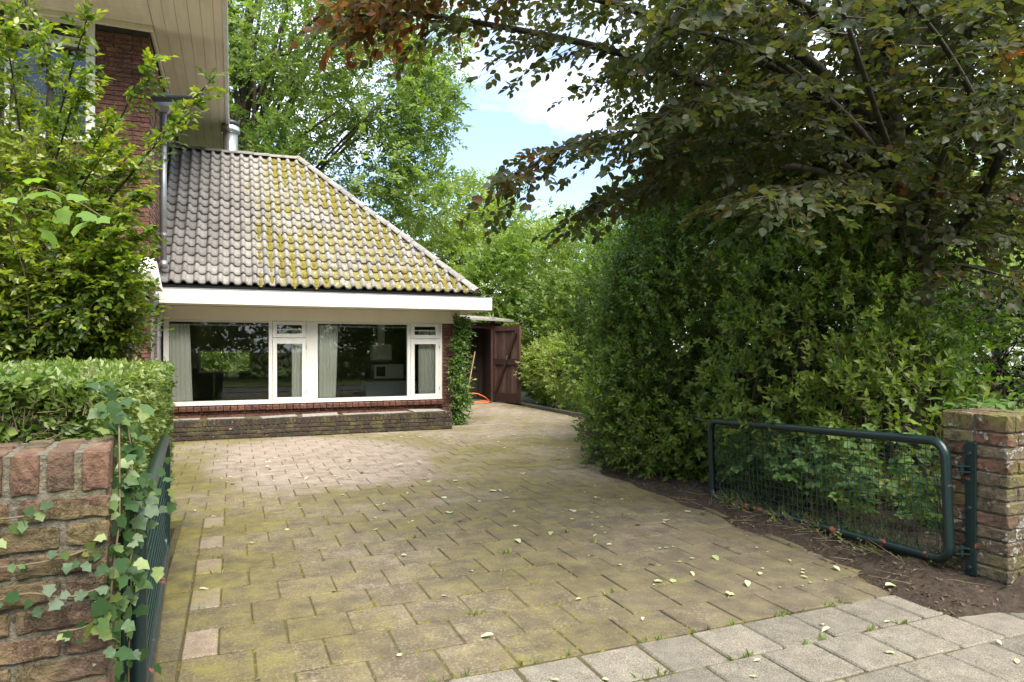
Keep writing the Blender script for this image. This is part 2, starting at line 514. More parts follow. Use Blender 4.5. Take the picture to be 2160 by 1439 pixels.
def tile_mat():
    m, N, L, out = new_mat('roof_tile')
    P = wpos(N)
    rnd = piece_random(N, L)
    r = ramp(N, [(0, (0.175, 0.162, 0.15)), (0.5, (0.215, 0.20, 0.184)), (1, (0.255, 0.238, 0.22))])
    L.new(rnd, r.inputs['Fac'])
    n1 = noise(N, L, P, 22, 6, 0.65)
    v = ramp(N, [(0.3, 0.65), (0.55, 1.0), (0.8, 1.3)])
    L.new(n1.outputs['Fac'], v.inputs['Fac'])
    col = mixc(N, L, 1.0, r.outputs['Color'], v.outputs['Color'], 'MULTIPLY')
    sep = N.new('ShaderNodeSeparateXYZ')
    L.new(P, sep.inputs[0])
    ex = N.new('ShaderNodeMapRange')            # open to the rain past the upper eave
    ex.inputs['From Min'].default_value = -0.6
    ex.inputs['From Max'].default_value = 0.8
    L.new(sep.outputs['X'], ex.inputs['Value'])
    at_ = N.new('ShaderNodeAttribute')
    at_.attribute_name = 'trough'
    big = noise(N, L, P, 1.3, 4, 0.6)
    mid = noise(N, L, P, 13, 6, 0.7)
    s = math_n(N, L, 'ADD', math_n(N, L, 'MULTIPLY', big.outputs['Fac'], 0.75), math_n(N, L, 'MULTIPLY', mid.outputs['Fac'], 0.65))
    s = math_n(N, L, 'ADD', s, math_n(N, L, 'MULTIPLY', at_.outputs['Fac'], 0.34))
    s = math_n(N, L, 'SUBTRACT', s, math_n(N, L, 'MULTIPLY', math_n(N, L, 'SUBTRACT', 1.0, ex.outputs['Result']), 0.5))
    # pale lichen film
    lf = ramp(N, [(0.42, 0.0), (0.62, 0.38)])
    L.new(math_n(N, L, 'MULTIPLY', s, 0.6), lf.inputs['Fac'])
    col = mixc(N, L, lf.outputs['Color'], col, (0.33, 0.31, 0.21))
    # moss in the troughs
    mf = ramp(N, [(0.555, 0.0), (0.62, 0.95)])
    L.new(math_n(N, L, 'MULTIPLY', s, 0.6), mf.inputs['Fac'])
    mc = ramp(N, [(0.3, (0.085, 0.066, 0.016)), (0.68, (0.215, 0.185, 0.028))])
    L.new(mid.outputs['Fac'], mc.inputs['Fac'])
    col = mixc(N, L, mf.outputs['Color'], col, mc.outputs['Color'])
    # dark and white spots
    vo = N.new('ShaderNodeTexVoronoi')
    vo.inputs['Scale'].default_value = 15
    L.new(P, vo.inputs['Vector'])
    sp = math_n(N, L, 'LESS_THAN', vo.outputs['Distance'], 0.17)
    sp = math_n(N, L, 'MULTIPLY', sp, math_n(N, L, 'MULTIPLY', ex.outputs['Result'], 0.75))
    col = mixc(N, L, sp, col, (0.04, 0.035, 0.03))
    vo2 = N.new('ShaderNodeTexVoronoi')
    vo2.inputs['Scale'].default_value = 11
    mp = N.new('ShaderNodeMapping')
    mp.inputs['Location'].default_value = (3.3, 1.7, 0.4)
    L.new(P, mp.inputs['Vector'])
    L.new(mp.outputs['Vector'], vo2.inputs['Vector'])
    sp2 = math_n(N, L, 'LESS_THAN', vo2.outputs['Distance'], 0.2)
    sp2 = math_n(N, L, 'MULTIPLY', sp2, math_n(N, L, 'MULTIPLY', ex.outputs['Result'], 0.6))
    col = mixc(N, L, sp2, col, (0.52, 0.50, 0.44))
    nb = noise(N, L, P, 70, 5, 0.7)
    h = math_n(N, L, 'ADD', nb.outputs['Fac'], math_n(N, L, 'MULTIPLY', mf.outputs['Color'], 2.0))
    principled(N, L, out, col, 0.85, bump(N, L, h, 0.5, 0.01), spec=0.3)
    return m


M['tile'] = tile_mat()
M['moss'] = soil_mat('moss', (0.085, 0.068, 0.012), (0.21, 0.175, 0.024))


def glass_mat():
    m, N, L, out = new_mat('window_glass')
    tr = N.new('ShaderNodeBsdfTransparent')
    tr.inputs['Color'].default_value = (0.93, 0.95, 0.92, 1)
    gl = N.new('ShaderNodeBsdfGlossy')
    gl.inputs['Roughness'].default_value = 0.015
    gl.inputs['Color'].default_value = (0.95, 0.95, 0.95, 1)
    fr = N.new('ShaderNodeFresnel')
    fr.inputs['IOR'].default_value = 1.5
    mx = N.new('ShaderNodeMixShader')
    L.new(fr.outputs[0], mx.inputs[0])
    L.new(tr.outputs[0], mx.inputs[1])
    L.new(gl.outputs[0], mx.inputs[2])
    L.new(mx.outputs[0], out.inputs['Surface'])
    return m


M['glass'] = glass_mat()

# foliage (real leaf colours)
M['lf_hedge'] = leaf_mat('privet_leaf', (0.060, 0.105, 0.020), (0.125, 0.185, 0.038), (0.22, 0.265, 0.075), 0.38, 0.38)
M['lf_bush'] = leaf_mat('glossy_bush_leaf', (0.020, 0.050, 0.010), (0.080, 0.142, 0.018), (0.23, 0.27, 0.03), 0.28, 0.40, (1.5, 1.6, 0.5))
M['lf_shrub'] = leaf_mat('evergreen_shrub_leaf', (0.042, 0.084, 0.014), (0.082, 0.142, 0.021), (0.165, 0.215, 0.038), 0.42, 0.45, (1.5, 1.7, 0.7), False, 0.38)
M['lf_beech'] = leaf_mat('copper_beech_leaf', (0.034, 0.056, 0.018), (0.056, 0.058, 0.024), (0.115, 0.044, 0.022), 0.45, 0.5, (2.0, 1.75, 0.7), False, 0.25, 0.68)
M['lf_beech_near'] = leaf_mat('copper_beech_leaf_near', (0.022, 0.042, 0.018), (0.036, 0.046, 0.020), (0.070, 0.050, 0.024), 0.45, 0.40, (1.7, 1.6, 0.6), True, 0.25, 0.68)
M['lf_oak'] = leaf_mat('oak_leaf', (0.075, 0.125, 0.026), (0.135, 0.19, 0.042), (0.21, 0.26, 0.075), 0.55, 0.48, (1.5, 1.7, 0.7), False, 0.3)
M['lf_light'] = leaf_mat('light_leaf', (0.10, 0.16, 0.028), (0.16, 0.22, 0.04), (0.25, 0.29, 0.08), 0.5, 0.45)
M['lf_mid'] = leaf_mat('mid_green_leaf', (0.055, 0.11, 0.02), (0.10, 0.16, 0.03), (0.18, 0.23, 0.05), 0.45, 0.42)
M['lf_willow'] = leaf_mat('willow_leaf', (0.13, 0.20, 0.035), (0.19, 0.27, 0.05), (0.26, 0.32, 0.08), 0.5, 0.5)
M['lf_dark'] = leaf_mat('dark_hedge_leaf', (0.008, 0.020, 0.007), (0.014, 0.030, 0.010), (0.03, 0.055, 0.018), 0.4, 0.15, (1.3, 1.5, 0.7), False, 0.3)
M['lf_ivy'] = leaf_mat('ivy_leaf', (0.026, 0.060, 0.018), (0.045, 0.090, 0.026), (0.13, 0.17, 0.045), 0.42, 0.25, (1.5, 1.7, 0.7), False, 0.35)
M['lf_creeper'] = leaf_mat('creeper_leaf', (0.045, 0.10, 0.018), (0.085, 0.16, 0.03), (0.16, 0.23, 0.05), 0.4, 0.4)
M['lf_bramble'] = leaf_mat('bramble_leaf', (0.045, 0.105, 0.022), (0.075, 0.15, 0.035), (0.14, 0.21, 0.05), 0.4, 0.4, (1.5, 1.7, 0.7), True)
M['lf_vine'] = leaf_mat('vine_leaf', (0.11, 0.20, 0.03), (0.15, 0.25, 0.04), (0.20, 0.29, 0.06), 0.4, 0.45, (1.5, 1.7, 0.7), False)
M['lf_fallen'] = leaf_mat('fallen_leaf', (0.26, 0.30, 0.13), (0.46, 0.47, 0.31), (0.34, 0.35, 0.20), 0.7, 0.2)
M['lf_brown'] = leaf_mat('dry_leaf', (0.050, 0.030, 0.017), (0.085, 0.052, 0.030), (0.15, 0.105, 0.062), 0.8, 0.15)
M['lf_grass'] = leaf_mat('grass_blade', (0.08, 0.13, 0.02), (0.14, 0.20, 0.035), (0.22, 0.27, 0.07), 0.5, 0.4)

# ------------------------------------------------------------------ geometry helpers
ORG = {}


class MB:
    """Collects vertices and faces for one mesh."""

    def __init__(self):
        self.v, self.f, self.var = [], [], []

    def add(self, verts, faces, var=0.0):
        b = len(self.v)
        self.v += [tuple(p) for p in verts]
        self.var += [var] * len(verts)
        self.f += [tuple(i + b for i in f) for f in faces]
        return self

    def box(self, x0, x1, y0, y1, z0, z1, var=0.0):
        vs = [(x, y, z) for z in (z0, z1) for y in (y0, y1) for x in (x0, x1)]
        return self.add(vs, BOXF, var)

    def bevel_box(self, x0, x1, y0, y1, z0, z1, b, jit=0.0, var=0.0):
        """A box with chamfered edges (24 corners), corners jittered."""
        vs, fs = bevel_box_data(x1 - x0, y1 - y0, z1 - z0, b, jit)
        c = ((x0 + x1) / 2, (y0 + y1) / 2, (z0 + z1) / 2)
        return self.add([(p[0] + c[0], p[1] + c[1], p[2] + c[2]) for p in vs], fs, var)

    def mbox(self, mat, sx, sy, sz, var=0.0):
        vs = [mat @ Vector((x * sx / 2, y * sy / 2, z * sz / 2)) for z in (-1, 1) for y in (-1, 1) for x in (-1, 1)]
        return self.add(vs, BOXF, var)

    def bar(self, a, b, w, h, var=0.0, up=(0, 0, 1)):
        """A rectangular bar from a to b: w across, h along up."""
        a, b = Vector(a), Vector(b)
        d = (b - a).normalized()
        s = d.cross(Vector(up)).normalized()
        u = s.cross(d)
        vs = [p + s * (i * w / 2) + u * (j * h / 2) for p in (a, b) for j in (-1, 1) for i in (-1, 1)]
        return self.add(vs, BOXF, var)

    def tube(self, path, rad, n=8, cap=True, var=0.0):
        path = [Vector(p) for p in path]
        if not isinstance(rad, (list, tuple)):
            rad = [rad] * len(path)
        vs, fs = [], []
        prev = None
        for i, p in enumerate(path):
            d = (path[min(i + 1, len(path) - 1)] - path[max(i - 1, 0)]).normalized()
            if prev is None:
                ref = Vector((0, 0, 1)) if abs(d.z) < 0.9 else Vector((1, 0, 0))
                s = d.cross(ref).normalized()
            else:
                s = (prev - d * prev.dot(d)).normalized()
            prev = s
            u = d.cross(s)
            for k in range(n):
                a = 2 * PI * k / n
                vs.append(p + (s * math.cos(a) + u * math.sin(a)) * rad[i])
        for i in range(len(path) - 1):
            for k in range(n):
                k2 = (k + 1) % n
                fs.append((i * n + k, i * n + k2, (i + 1) * n + k2, (i + 1) * n + k))
        if cap:
            fs.append(tuple(range(n - 1, -1, -1)))
            e = (len(path) - 1) * n
            fs.append(tuple(e + k for k in range(n)))
        return self.add(vs, fs, var)

    def mesh(self, name, org=(0, 0, 0), smooth=False, angle=None):
        me = bpy.data.meshes.new(name)
        o = org
        me.from_pydata([(p[0] - o[0], p[1] - o[1], p[2] - o[2]) for p in self.v], [], self.f)
        if any(self.var):
            a = me.attributes.new('var', 'FLOAT', 'POINT')
            a.data.foreach_set('value', self.var)
        if smooth:
            me.polygons.foreach_set('use_smooth', [True] * len(me.polygons))
        me.validate()
        me.update()
        return me


BOXF = [(0, 2, 3, 1), (4, 5, 7, 6), (0, 1, 5, 4), (2, 6, 7, 3), (0, 4, 6, 2), (1, 3, 7, 5)]


def bevel_box_data(sx, sy, sz, b, jit=0.0):
    vs, idx = [], {}
    for sxn in (-1, 1):
        for syn in (-1, 1):
            for szn in (-1, 1):
                j = [random.uniform(-jit, jit) for _ in range(3)]
                for ax in range(3):
                    p = [sxn * (sx / 2 - b), syn * (sy / 2 - b), szn * (sz / 2 - b)]
                    p[ax] += (sxn, syn, szn)[ax] * b
                    idx[(sxn, syn, szn, ax)] = len(vs)
                    vs.append((p[0] + j[0], p[1] + j[1], p[2] + j[2]))
    fs = []
    for ax in range(3):
        o1, o2 = [(1, 2), (2, 0), (0, 1)][ax]
        for s in (-1, 1):
            q = []
            for a, c in ((-1, -1), (1, -1), (1, 1), (-1, 1)):
                k = [0, 0, 0]
                k[ax], k[o1], k[o2] = s, a, c
                q.append(idx[(k[0], k[1], k[2], ax)])
            fs.append(tuple(q) if s > 0 else tuple(q[::-1]))
    for ax in range(3):                      # chamfers along axis ax
        o1, o2 = [(1, 2), (2, 0), (0, 1)][ax]
        for a in (-1, 1):
            for c in (-1, 1):
                def key(t, face):
                    k = [0, 0, 0]
                    k[ax], k[o1], k[o2] = t, a, c
                    return idx[(k[0], k[1], k[2], face)]
                q = (key(-1, o1), key(1, o1), key(1, o2), key(-1, o2))
                fs.append(q if a * c > 0 else q[::-1])
    for sxn in (-1, 1):
        for syn in (-1, 1):
            for szn in (-1, 1):
                q = tuple(idx[(sxn, syn, szn, ax)] for ax in range(3))
                fs.append(q if sxn * syn * szn > 0 else q[::-1])
    return vs, fs


def link(o, parent=None):
    COL.objects.link(o)
    if parent is not None:
        o.parent = parent
    return o


def org_of(parent):
    return ORG.get(parent.name, (0, 0, 0)) if parent is not None else (0, 0, 0)


def thing(name, label, cat, loc=(0, 0, 0), group=None):
    o = bpy.data.objects.new(name, None)
    COL.objects.link(o)
    o.empty_display_size = 0.2
    o.location = loc
    ORG[o.name] = tuple(loc)
    o['label'] = label
    o['category'] = cat
    if group:
        o['group'] = group
    return o


def obj(name, mb, mat, parent=None, smooth=False, stuff=False):
    """One mesh object built in yard coordinates; children share the origin of their thing."""
    org = org_of(parent)
    o = bpy.data.objects.new(name, mb.mesh(name, org, smooth) if isinstance(mb, MB) else mb)
    if mat is not None and len(o.data.materials) == 0:
        o.data.materials.append(mat)
    link(o, parent)
    ORG[o.name] = org
    if stuff:
        o['kind'] = 'stuff'
    return o


def tag(o, label, cat, group=None):
    o['label'] = label
    o['category'] = cat
    if group:
        o['group'] = group
    return o


def struct(name, mb, mat, smooth=False):
    o = obj(name, mb, mat, None, smooth)
    o['kind'] = 'structure'
    return o


def piece(name, mesh, parent, loc, rot=(0, 0, 0), scale=(1, 1, 1)):
    """One of many alike pieces: shares its mesh."""
    o = bpy.data.objects.new(name, mesh)
    COL.objects.link(o)
    o.parent = parent
    g = org_of(parent)
    o.location = (loc[0] - g[0], loc[1] - g[1], loc[2] - g[2])
    o.rotation_euler = rot
    o.scale = scale
    return o


def mesh_of(vs, fs, name, mat, smooth=False, var=None):
    me = bpy.data.meshes.new(name)
    me.from_pydata([tuple(v) for v in vs], [], fs)
    if var is not None:
        a = me.attributes.new('var', 'FLOAT', 'POINT')
        a.data.foreach_set('value', [var] * len(vs))
    if smooth:
        me.polygons.foreach_set('use_smooth', [True] * len(me.polygons))
    me.materials.append(mat)
    me.update()
    return me


def rough_brick(sx, sy, sz, mat, n=(4, 2, 2), jit=0.004, chip=0.006):
    """A worn brick: gridded faces, uneven, with knocked-off rounded arrises."""
    S = (sx, sy, sz)
    ax = []
    for a in range(3):
        h = S[a] / 2
        e = min(chip * 1.6, h * .5)
        inner = [-h + e + (2 * h - 2 * e) * i / n[a] for i in range(n[a] + 1)]
        ax.append([-h] + inner + [h])
    ids, vs, fs = {}, [], []

    def vert(i, j, k):
        if (i, j, k) not in ids:
            q = [ax[0][i], ax[1][j], ax[2][k]]
            on = [abs(abs(q[a]) - S[a] / 2) < 1e-6 for a in range(3)]
            m = sum(on)
            if m >= 2:
                c = chip * random.uniform(0.25, 1.0) * (1.5 if random.random() < .12 else 1)
                for a in range(3):
                    if on[a]:
                        q[a] -= math.copysign(c * (.55 if m == 2 else .8), q[a])
            for a in range(3):
                q[a] += random.uniform(-jit, jit) * (.7 if m >= 2 else 1.0)
            ids[(i, j, k)] = len(vs)
            vs.append(q)
        return ids[(i, j, k)]
    L_ = [len(x) for x in ax]
    for a in range(3):
        o1, o2 = [(1, 2), (2, 0), (0, 1)][a]
        for side in (0, L_[a] - 1):
            for p in range(L_[o1] - 1):
                for q in range(L_[o2] - 1):
                    f = []
                    for dp, dq in ((0, 0), (1, 0), (1, 1), (0, 1)):
                        idx = [0, 0, 0]
                        idx[a], idx[o1], idx[o2] = side, p + dp, q + dq
                        f.append(vert(*idx))
                    fs.append(tuple(f) if side else tuple(f[::-1]))
    return mesh_of(vs, fs, 'brick', mat, False)


# ------------------------------------------------------------------ foliage helpers (numpy)
def unit(a):
    return a / np.maximum(np.linalg.norm(a, axis=-1, keepdims=True), 1e-9)


def wobble(p, f, seed=0):
    """Smooth noise about -1..1 on points (N,3)."""
    r = np.random.default_rng(1000 + seed)
    out = np.zeros(len(p))
    for k in range(5):
        d = unit(r.normal(size=3)) * f * r.uniform(0.7, 1.8)
        out += np.sin(p @ d + r.uniform(0, 6.28))
    return out / 2.6


LEAF = {
    # verts (along, across, out of plane), triangles
    'diamond': ([(0, 0, 0), (.42, -.27, .05), (1, 0, -.06), (.42, .27, .05)], [(0, 1, 2), (0, 2, 3)]),
    'folded': ([(0, 0, 0), (.42, -.27, .08), (.42, .27, .08), (.5, 0, 0), (1, 0, -.1)],
               [(0, 1, 3), (0, 3, 2), (1, 4, 3), (3, 4, 2)]),
    'oval': ([(0, 0, 0), (.2, -.21, .05), (.55, -.27, .07), (.85, -.14, .0), (1, 0, -.08), (.85, .14, .0), (.55, .27, .07), (.2, .21, .05), (.45, 0, 0)],
             [(8, 0, 1), (8, 1, 2), (8, 2, 3), (8, 3, 4), (8, 4, 5), (8, 5, 6), (8, 6, 7), (8, 7, 0)]),
    'beech': ([(0, 0, 0), (.18, -.24, .05), (.5, -.34, .06), (.82, -.17, .0), (1, 0, -.08), (.82, .17, .0), (.5, .34, .06), (.18, .24, .05), (.45, 0, 0)],
              [(8, 0, 1), (8, 1, 2), (8, 2, 3), (8, 3, 4), (8, 4, 5), (8, 5, 6), (8, 6, 7), (8, 7, 0)]),
    'narrow': ([(0, 0, 0), (.4, -.13, .03), (1, 0, -.12), (.4, .13, .03)], [(0, 1, 2), (0, 2, 3)]),
    'lobed': ([(0, 0, 0), (-.04, -.16, .02), (.04, -.40, 0), (.27, -.33, .05), (.46, -.46, -.02), (.66, -.25, .04), (1, 0, -.06),
               (.66, .25, .04), (.46, .46, -.02), (.27, .33, .05), (.04, .40, 0), (-.04, .16, .02), (.4, 0, 0)],
              [(12, i, (i + 1) % 12) for i in range(12)]),
    'fan': ([(0, 0, 0), (.25, -.33, .03), (.55, -.5, .0), (.85, -.32, .05), (.95, -.12, .0), (.86, 0, .02), (.95, .14, .0), (.8, .36, .06), (.5, .48, .0), (.22, .3, .04), (.5, 0, -.02)],
            [(10, i, (i + 1) % 10) for i in range(10)]),
}


def tri_mesh(name, co, tris, mat, var=None, uv=None, smooth=True):
    me = bpy.data.meshes.new(name)
    me.vertices.add(len(co))
    me.vertices.foreach_set('co', np.ascontiguousarray(co, dtype=np.float32).ravel())
    nt = len(tris)
    me.loops.add(nt * 3)
    me.loops.foreach_set('vertex_index', np.ascontiguousarray(tris, dtype=np.int32).ravel())
    me.polygons.add(nt)
    me.polygons.foreach_set('loop_start', np.arange(0, nt * 3, 3, dtype=np.int32))
    if var is not None:
        a = me.attributes.new('var', 'FLOAT', 'POINT')
        a.data.foreach_set('value', np.ascontiguousarray(var, dtype=np.float32))
    if uv is not None:
        u = me.uv_layers.new(name='UVMap')
        u.data.foreach_set('uv', np.ascontiguousarray(uv[tris.ravel()], dtype=np.float32).ravel())
    me.update(calc_edges=True)
    if smooth:
        me.polygons.foreach_set('use_smooth', np.ones(nt, dtype=bool))
    me.materials.append(mat)
    return me


class Leaves:
    def __init__(self):
        self.p, self.a, self.n, self.s, self.v = [], [], [], [], []

    def add(self, p, a, n, s, v):
        self.p.append(p); self.a.append(a); self.n.append(n); self.s.append(s); self.v.append(v)

    def arrays(self):
        return [np.concatenate(x) for x in (self.p, self.a, self.n, self.s, self.v)]

    def count(self):
        return sum(len(x) for x in self.s)

    def build(self, name, mat, parent, shape, curl=0.35, stuff=True, pick=None, arr=None):
        p, a, n, s, v = arr if arr is not None else self.arrays()
        tv, tf = LEAF[shape]
        tv = np.array(tv)
        k = len(tv)
        a = unit(a)
        lat = unit(np.cross(n, a))
        nn = np.cross(a, lat)
        bend = rng.normal(0, curl, len(s))
        z = tv[None, :, 2] + bend[:, None] * (tv[None, :, 0] ** 2) * 0.5
        wd = rng.uniform(0.85, 1.15, len(s))
        co = p[:, None, :] + s[:, None, None] * (tv[None, :, 0, None] * a[:, None, :] + (tv[None, :, 1, None] * wd[:, None, None]) * lat[:, None, :] + z[:, :, None] * nn[:, None, :])
        org = np.array(org_of(parent))
        co = co.reshape(-1, 3) - org
        tris = (np.array(tf)[None] + (np.arange(len(s)) * k)[:, None, None]).reshape(-1, 3)
        uv = np.tile(tv[:, :2], (len(s), 1))
        me = tri_mesh(name, co, tris, mat, np.repeat(np.clip(v, 0, 1), k), uv)
        o = bpy.data.objects.new(name, me)
        link(o, parent)
        ORG[o.name] = tuple(org)
        if stuff:
            o['kind'] = 'stuff'
        return o


LEAF_MESHES = {}


def leaf_pieces(arr, shape, mat, parent, name='leaf', curl=0.3):
    """Leaves near enough to be picked apart, each an object sharing one of a few meshes."""
    p, a, n, s, v = arr
    key = (shape, mat.name)
    if key not in LEAF_MESHES:
        lst = []
        for i in range(8):
            tv = np.array(LEAF[shape][0], dtype=float)
            b = random.uniform(-curl, curl)
            tv[:, 2] += b * tv[:, 0] ** 2 * 0.5 + np.array([random.uniform(-.02, .02) for _ in tv])
            tv[:, 1] *= random.uniform(.88, 1.12)
            lst.append(tri_mesh(name, tv, np.array(LEAF[shape][1]), mat, np.full(len(tv), i / 7.0), np.array(LEAF[shape][0])[:, :2]))
        LEAF_MESHES[key] = lst
    ms = LEAF_MESHES[key]
    a = unit(a)
    lat = unit(np.cross(n, a))
    nn = np.cross(a, lat)
    g = np.array(org_of(parent))
    out = []
    for i in range(len(s)):
        o = bpy.data.objects.new(name, ms[int(min(7, max(0, v[i] * 8)))])
        COL.objects.link(o)
        if parent is not None:
            o.parent = parent
        R = Matrix((a[i], lat[i], nn[i])).transposed().to_4x4()
        o.matrix_local = Matrix.Translation(p[i] - g) @ R @ Matrix.Scale(s[i], 4)
        out.append(o)
    return out


def split_near(arr, count, keep=None):
    """(the leaves that show largest from the gateway, the rest)."""
    p, s = arr[0], arr[3]
    rel = p - np.array([0, 0, EYE])
    X = rel[:, 0] * CY - rel[:, 1] * SY
    Y = rel[:, 0] * SY + rel[:, 1] * CY
    px = 1080 + 1440 * X / np.maximum(Y, .1)
    py = 738 - 1440 * rel[:, 2] / np.maximum(Y, .1)
    big = s / np.maximum(Y, 0.1)
    ok = (Y > .4) & (px > -20) & (px < 2180) & (py > -20) & (py < 1460)
    if keep is not None:
        ok &= keep
    big = np.where(ok, big, -1)
    order = np.argsort(-big)
    near = order[:count]
    near = near[big[near] > 0]
    m = np.zeros(len(s), bool)
    m[near] = True
    return [x[m] for x in arr], [x[~m] for x in arr]


def twig_mesh(mbarr, name, mat, parent, stuff=True):
    """Thin three-sided twigs: arrays of start, end, radius."""
    p0, p1, r = [np.concatenate(x) for x in zip(*mbarr)]
    d = unit(p1 - p0)
    ref = np.where(np.abs(d[:, 2:3]) < 0.9, np.array([[0, 0, 1.0]]), np.array([[1.0, 0, 0]]))
    s = unit(np.cross(d, ref))
    u = np.cross(d, s)
    vs = []
    for base, k in ((p0, 1.0), (p1, 0.45)):
        for j in range(3):
            a = 2 * PI * j / 3
            vs.append(base + (s * math.cos(a) + u * math.sin(a)) * (r * k)[:, None])
    co = np.stack(vs, 1).reshape(-1, 3) - np.array(org_of(parent))
    f = []
    for j in range(3):
        k = (j + 1) % 3
        f += [(j, k, 3 + k), (j, 3 + k, 3 + j)]
    tris = (np.array(f)[None] + (np.arange(len(r)) * 6)[:, None, None]).reshape(-1, 3)
    o = bpy.data.objects.new(name, tri_mesh(name, co, tris, mat, None, None, True))
    link(o, parent)
    if stuff:
        o['kind'] = 'stuff'
    return o


def sprays(LV, p, d, up, L, k, ls, a0=1.0, droop=0.15, jit=0.35, var=None, svar=0.25, whorl=False):
    """Leaves set along twigs: p start, d direction, L length, k leaves a twig, ls leaf size."""
    T = len(p)
    if T == 0:
        return
    d = unit(d)
    side = unit(np.cross(up, d))
    n = np.cross(d, side)
    t = (np.arange(k) + 0.6) / k
    sg = np.where(np.arange(k) % 2 == 0, 1.0, -1.0)
    ang = a0 * (1 - 0.75 * t ** 2)
    pos = p[:, None] + d[:, None] * (L[:, None, None] * t[None, :, None])
    pos[..., 2] -= (L[:, None] * droop * t[None] ** 2)
    if whorl:
        roll = (np.arange(k) * 2.4)[None] + rng.uniform(0, 6.28, (T, 1))
        lat = side[:, None] * np.cos(roll)[..., None] + n[:, None] * np.sin(roll)[..., None]
        ax = d[:, None] * np.cos(ang)[None, :, None] + lat * np.sin(ang)[None, :, None]
        nr = unit(d[:, None] * 0.8 - lat * 0.2 + np.array([0, 0, .45]) + rng.normal(0, jit, (T, k, 3)))
    else:
        ax = d[:, None] * np.cos(ang)[None, :, None] + side[:, None] * (np.sin(ang) * sg)[None, :, None]
        nr = unit(n[:, None] + rng.normal(0, jit, (T, k, 3)))
    ax = unit(ax + rng.normal(0, 0.16, (T, k, 3)))
    ax[..., 2] -= droop * 0.5
    s = ls * rng.uniform(1 - svar, 1 + svar, (T, k)) * (1 - 0.25 * np.abs(t - 0.5))[None]
    if var is None:
        var = rng.uniform(0, 1, T)
    v = np.clip(var[:, None] + rng.normal(0, 0.16, (T, k)), 0, 1)
    LV.add(pos.reshape(-1, 3), ax.reshape(-1, 3), nr.reshape(-1, 3), s.ravel(), v.ravel())


def blob_points(blobs, n, shell=(0.72, 1.06), rough=0.16, freq=2.5, seed=0, zmin=0.05, clump=0.0, cf=2.0):
    """Points in the outer shell of a union of ellipsoids, with outward normals."""
    B = np.array(blobs, dtype=float)
    area = (B[:, 3] * B[:, 4] + B[:, 4] * B[:, 5] + B[:, 3] * B[:, 5])
    P, Nn = [], []
    have = 0
    while have < n:
        m = int(n * 1.6) + 50
        i = rng.choice(len(B), m, p=area / area.sum())
        u = unit(rng.normal(size=(m, 3)))
        f = rng.uniform(shell[0], shell[1], m)
        f *= 1 + rough * wobble(u * freq + i[:, None] * 7.3, 1.0, seed)
        r = B[i, 3:6]
        p = B[i, :3] + u * r * f[:, None]
        nn = unit(u / r)
        ok = p[:, 2] > zmin
        for b in range(len(B)):
            q = (((p - B[b, :3]) / B[b, 3:6]) ** 2).sum(1)
            ok &= (q > shell[0] ** 2 * 0.8) | (i == b)
        if clump > 0:
            c = wobble(p, cf, seed + 5)
            ok &= rng.uniform(0, 1, m) < np.clip(1 - clump + clump * (c + 0.4) * 1.6, 0.04, 1)
        P.append(p[ok]); Nn.append(nn[ok])
        have += ok.sum()
    return np.concatenate(P)[:n], np.concatenate(Nn)[:n]


def smooth_path(pts, n=6):
    pts = [Vector(p) for p in pts]
    P = [pts[0] * 2 - pts[1]] + pts + [pts[-1] * 2 - pts[-2]]
    out = []
    for i in range(1, len(P) - 2):
        a, b, c, d = P[i - 1], P[i], P[i + 1], P[i + 2]
        for k in range(n):
            t = k / n
            out.append(0.5 * ((2 * b) + (c - a) * t + (2 * a - 5 * b + 4 * c - d) * t * t + (3 * b - a - 3 * c + d) * t ** 3))
    out.append(pts[-1])
    return out


def foliage_mass(LV, blobs, twigs, k, ls, L, shell=(0.72, 1.06), up=0.35, out=0.8, clump=0.4, cf=2.0, seed=0, whorl=False,
                 rough=0.16, jit=0.4, droop=0.12, a0=1.0, tw=None, tr=0.004, zmin=0.05, vmix=0.5, vbase=0.5):
    p, n = blob_points(blobs, twigs, shell, rough, 2.5, seed, zmin, clump, cf)
    d = unit(n * out + np.array([0, 0, up]) + rng.normal(0, 0.45, p.shape))
    upv = unit(np.array([[0, 0, 1.0]]) + rng.normal(0, 0.35, p.shape) + n * 0.5)
    Ls = L * rng.uniform(0.6, 1.3, len(p))
    var = np.clip(vbase + 0.35 * wobble(p, 1.1, seed + 9) * vmix * 2 + rng.normal(0, 0.2, len(p)), 0, 1)
    sprays(LV, p, d, upv, Ls, k, ls, a0=a0, droop=droop, jit=jit, var=var, whorl=whorl)
    if tw is not None:
        tw.append((p - d * (Ls * 0.5)[:, None], p + d * Ls[:, None], np.full(len(p), tr)))
    return p, n


def limb(mb, path, r0, r1, n=6):
    m = len(path)
    mb.tube(path, [r0 + (r1 - r0) * (i / (m - 1)) ** 0.8 for i in range(m)], n)


def crown_limbs(mb, base, top, blobs, count, r, seed=0):
    """Limbs from a trunk into a crown."""
    p, _ = blob_points(blobs, count, (0.5, 0.85), 0.1, 2.5, seed, 0.5)
    base, top = Vector(base), Vector(top)
    for q in p:
        q = Vector(q)
        t = random.uniform(0.15, 0.95)
        s = base.lerp(top, t)
        if q.z < s.z - 0.5:
            s = base.lerp(top, 0.1)
        mid = s.lerp(q, 0.5) + Vector((random.uniform(-.3, .3), random.uniform(-.3, .3), random.uniform(-.1, .5)))
        limb(mb, smooth_path([s, mid, q], 3), r * (1 - t * 0.6), r * 0.15, 5)

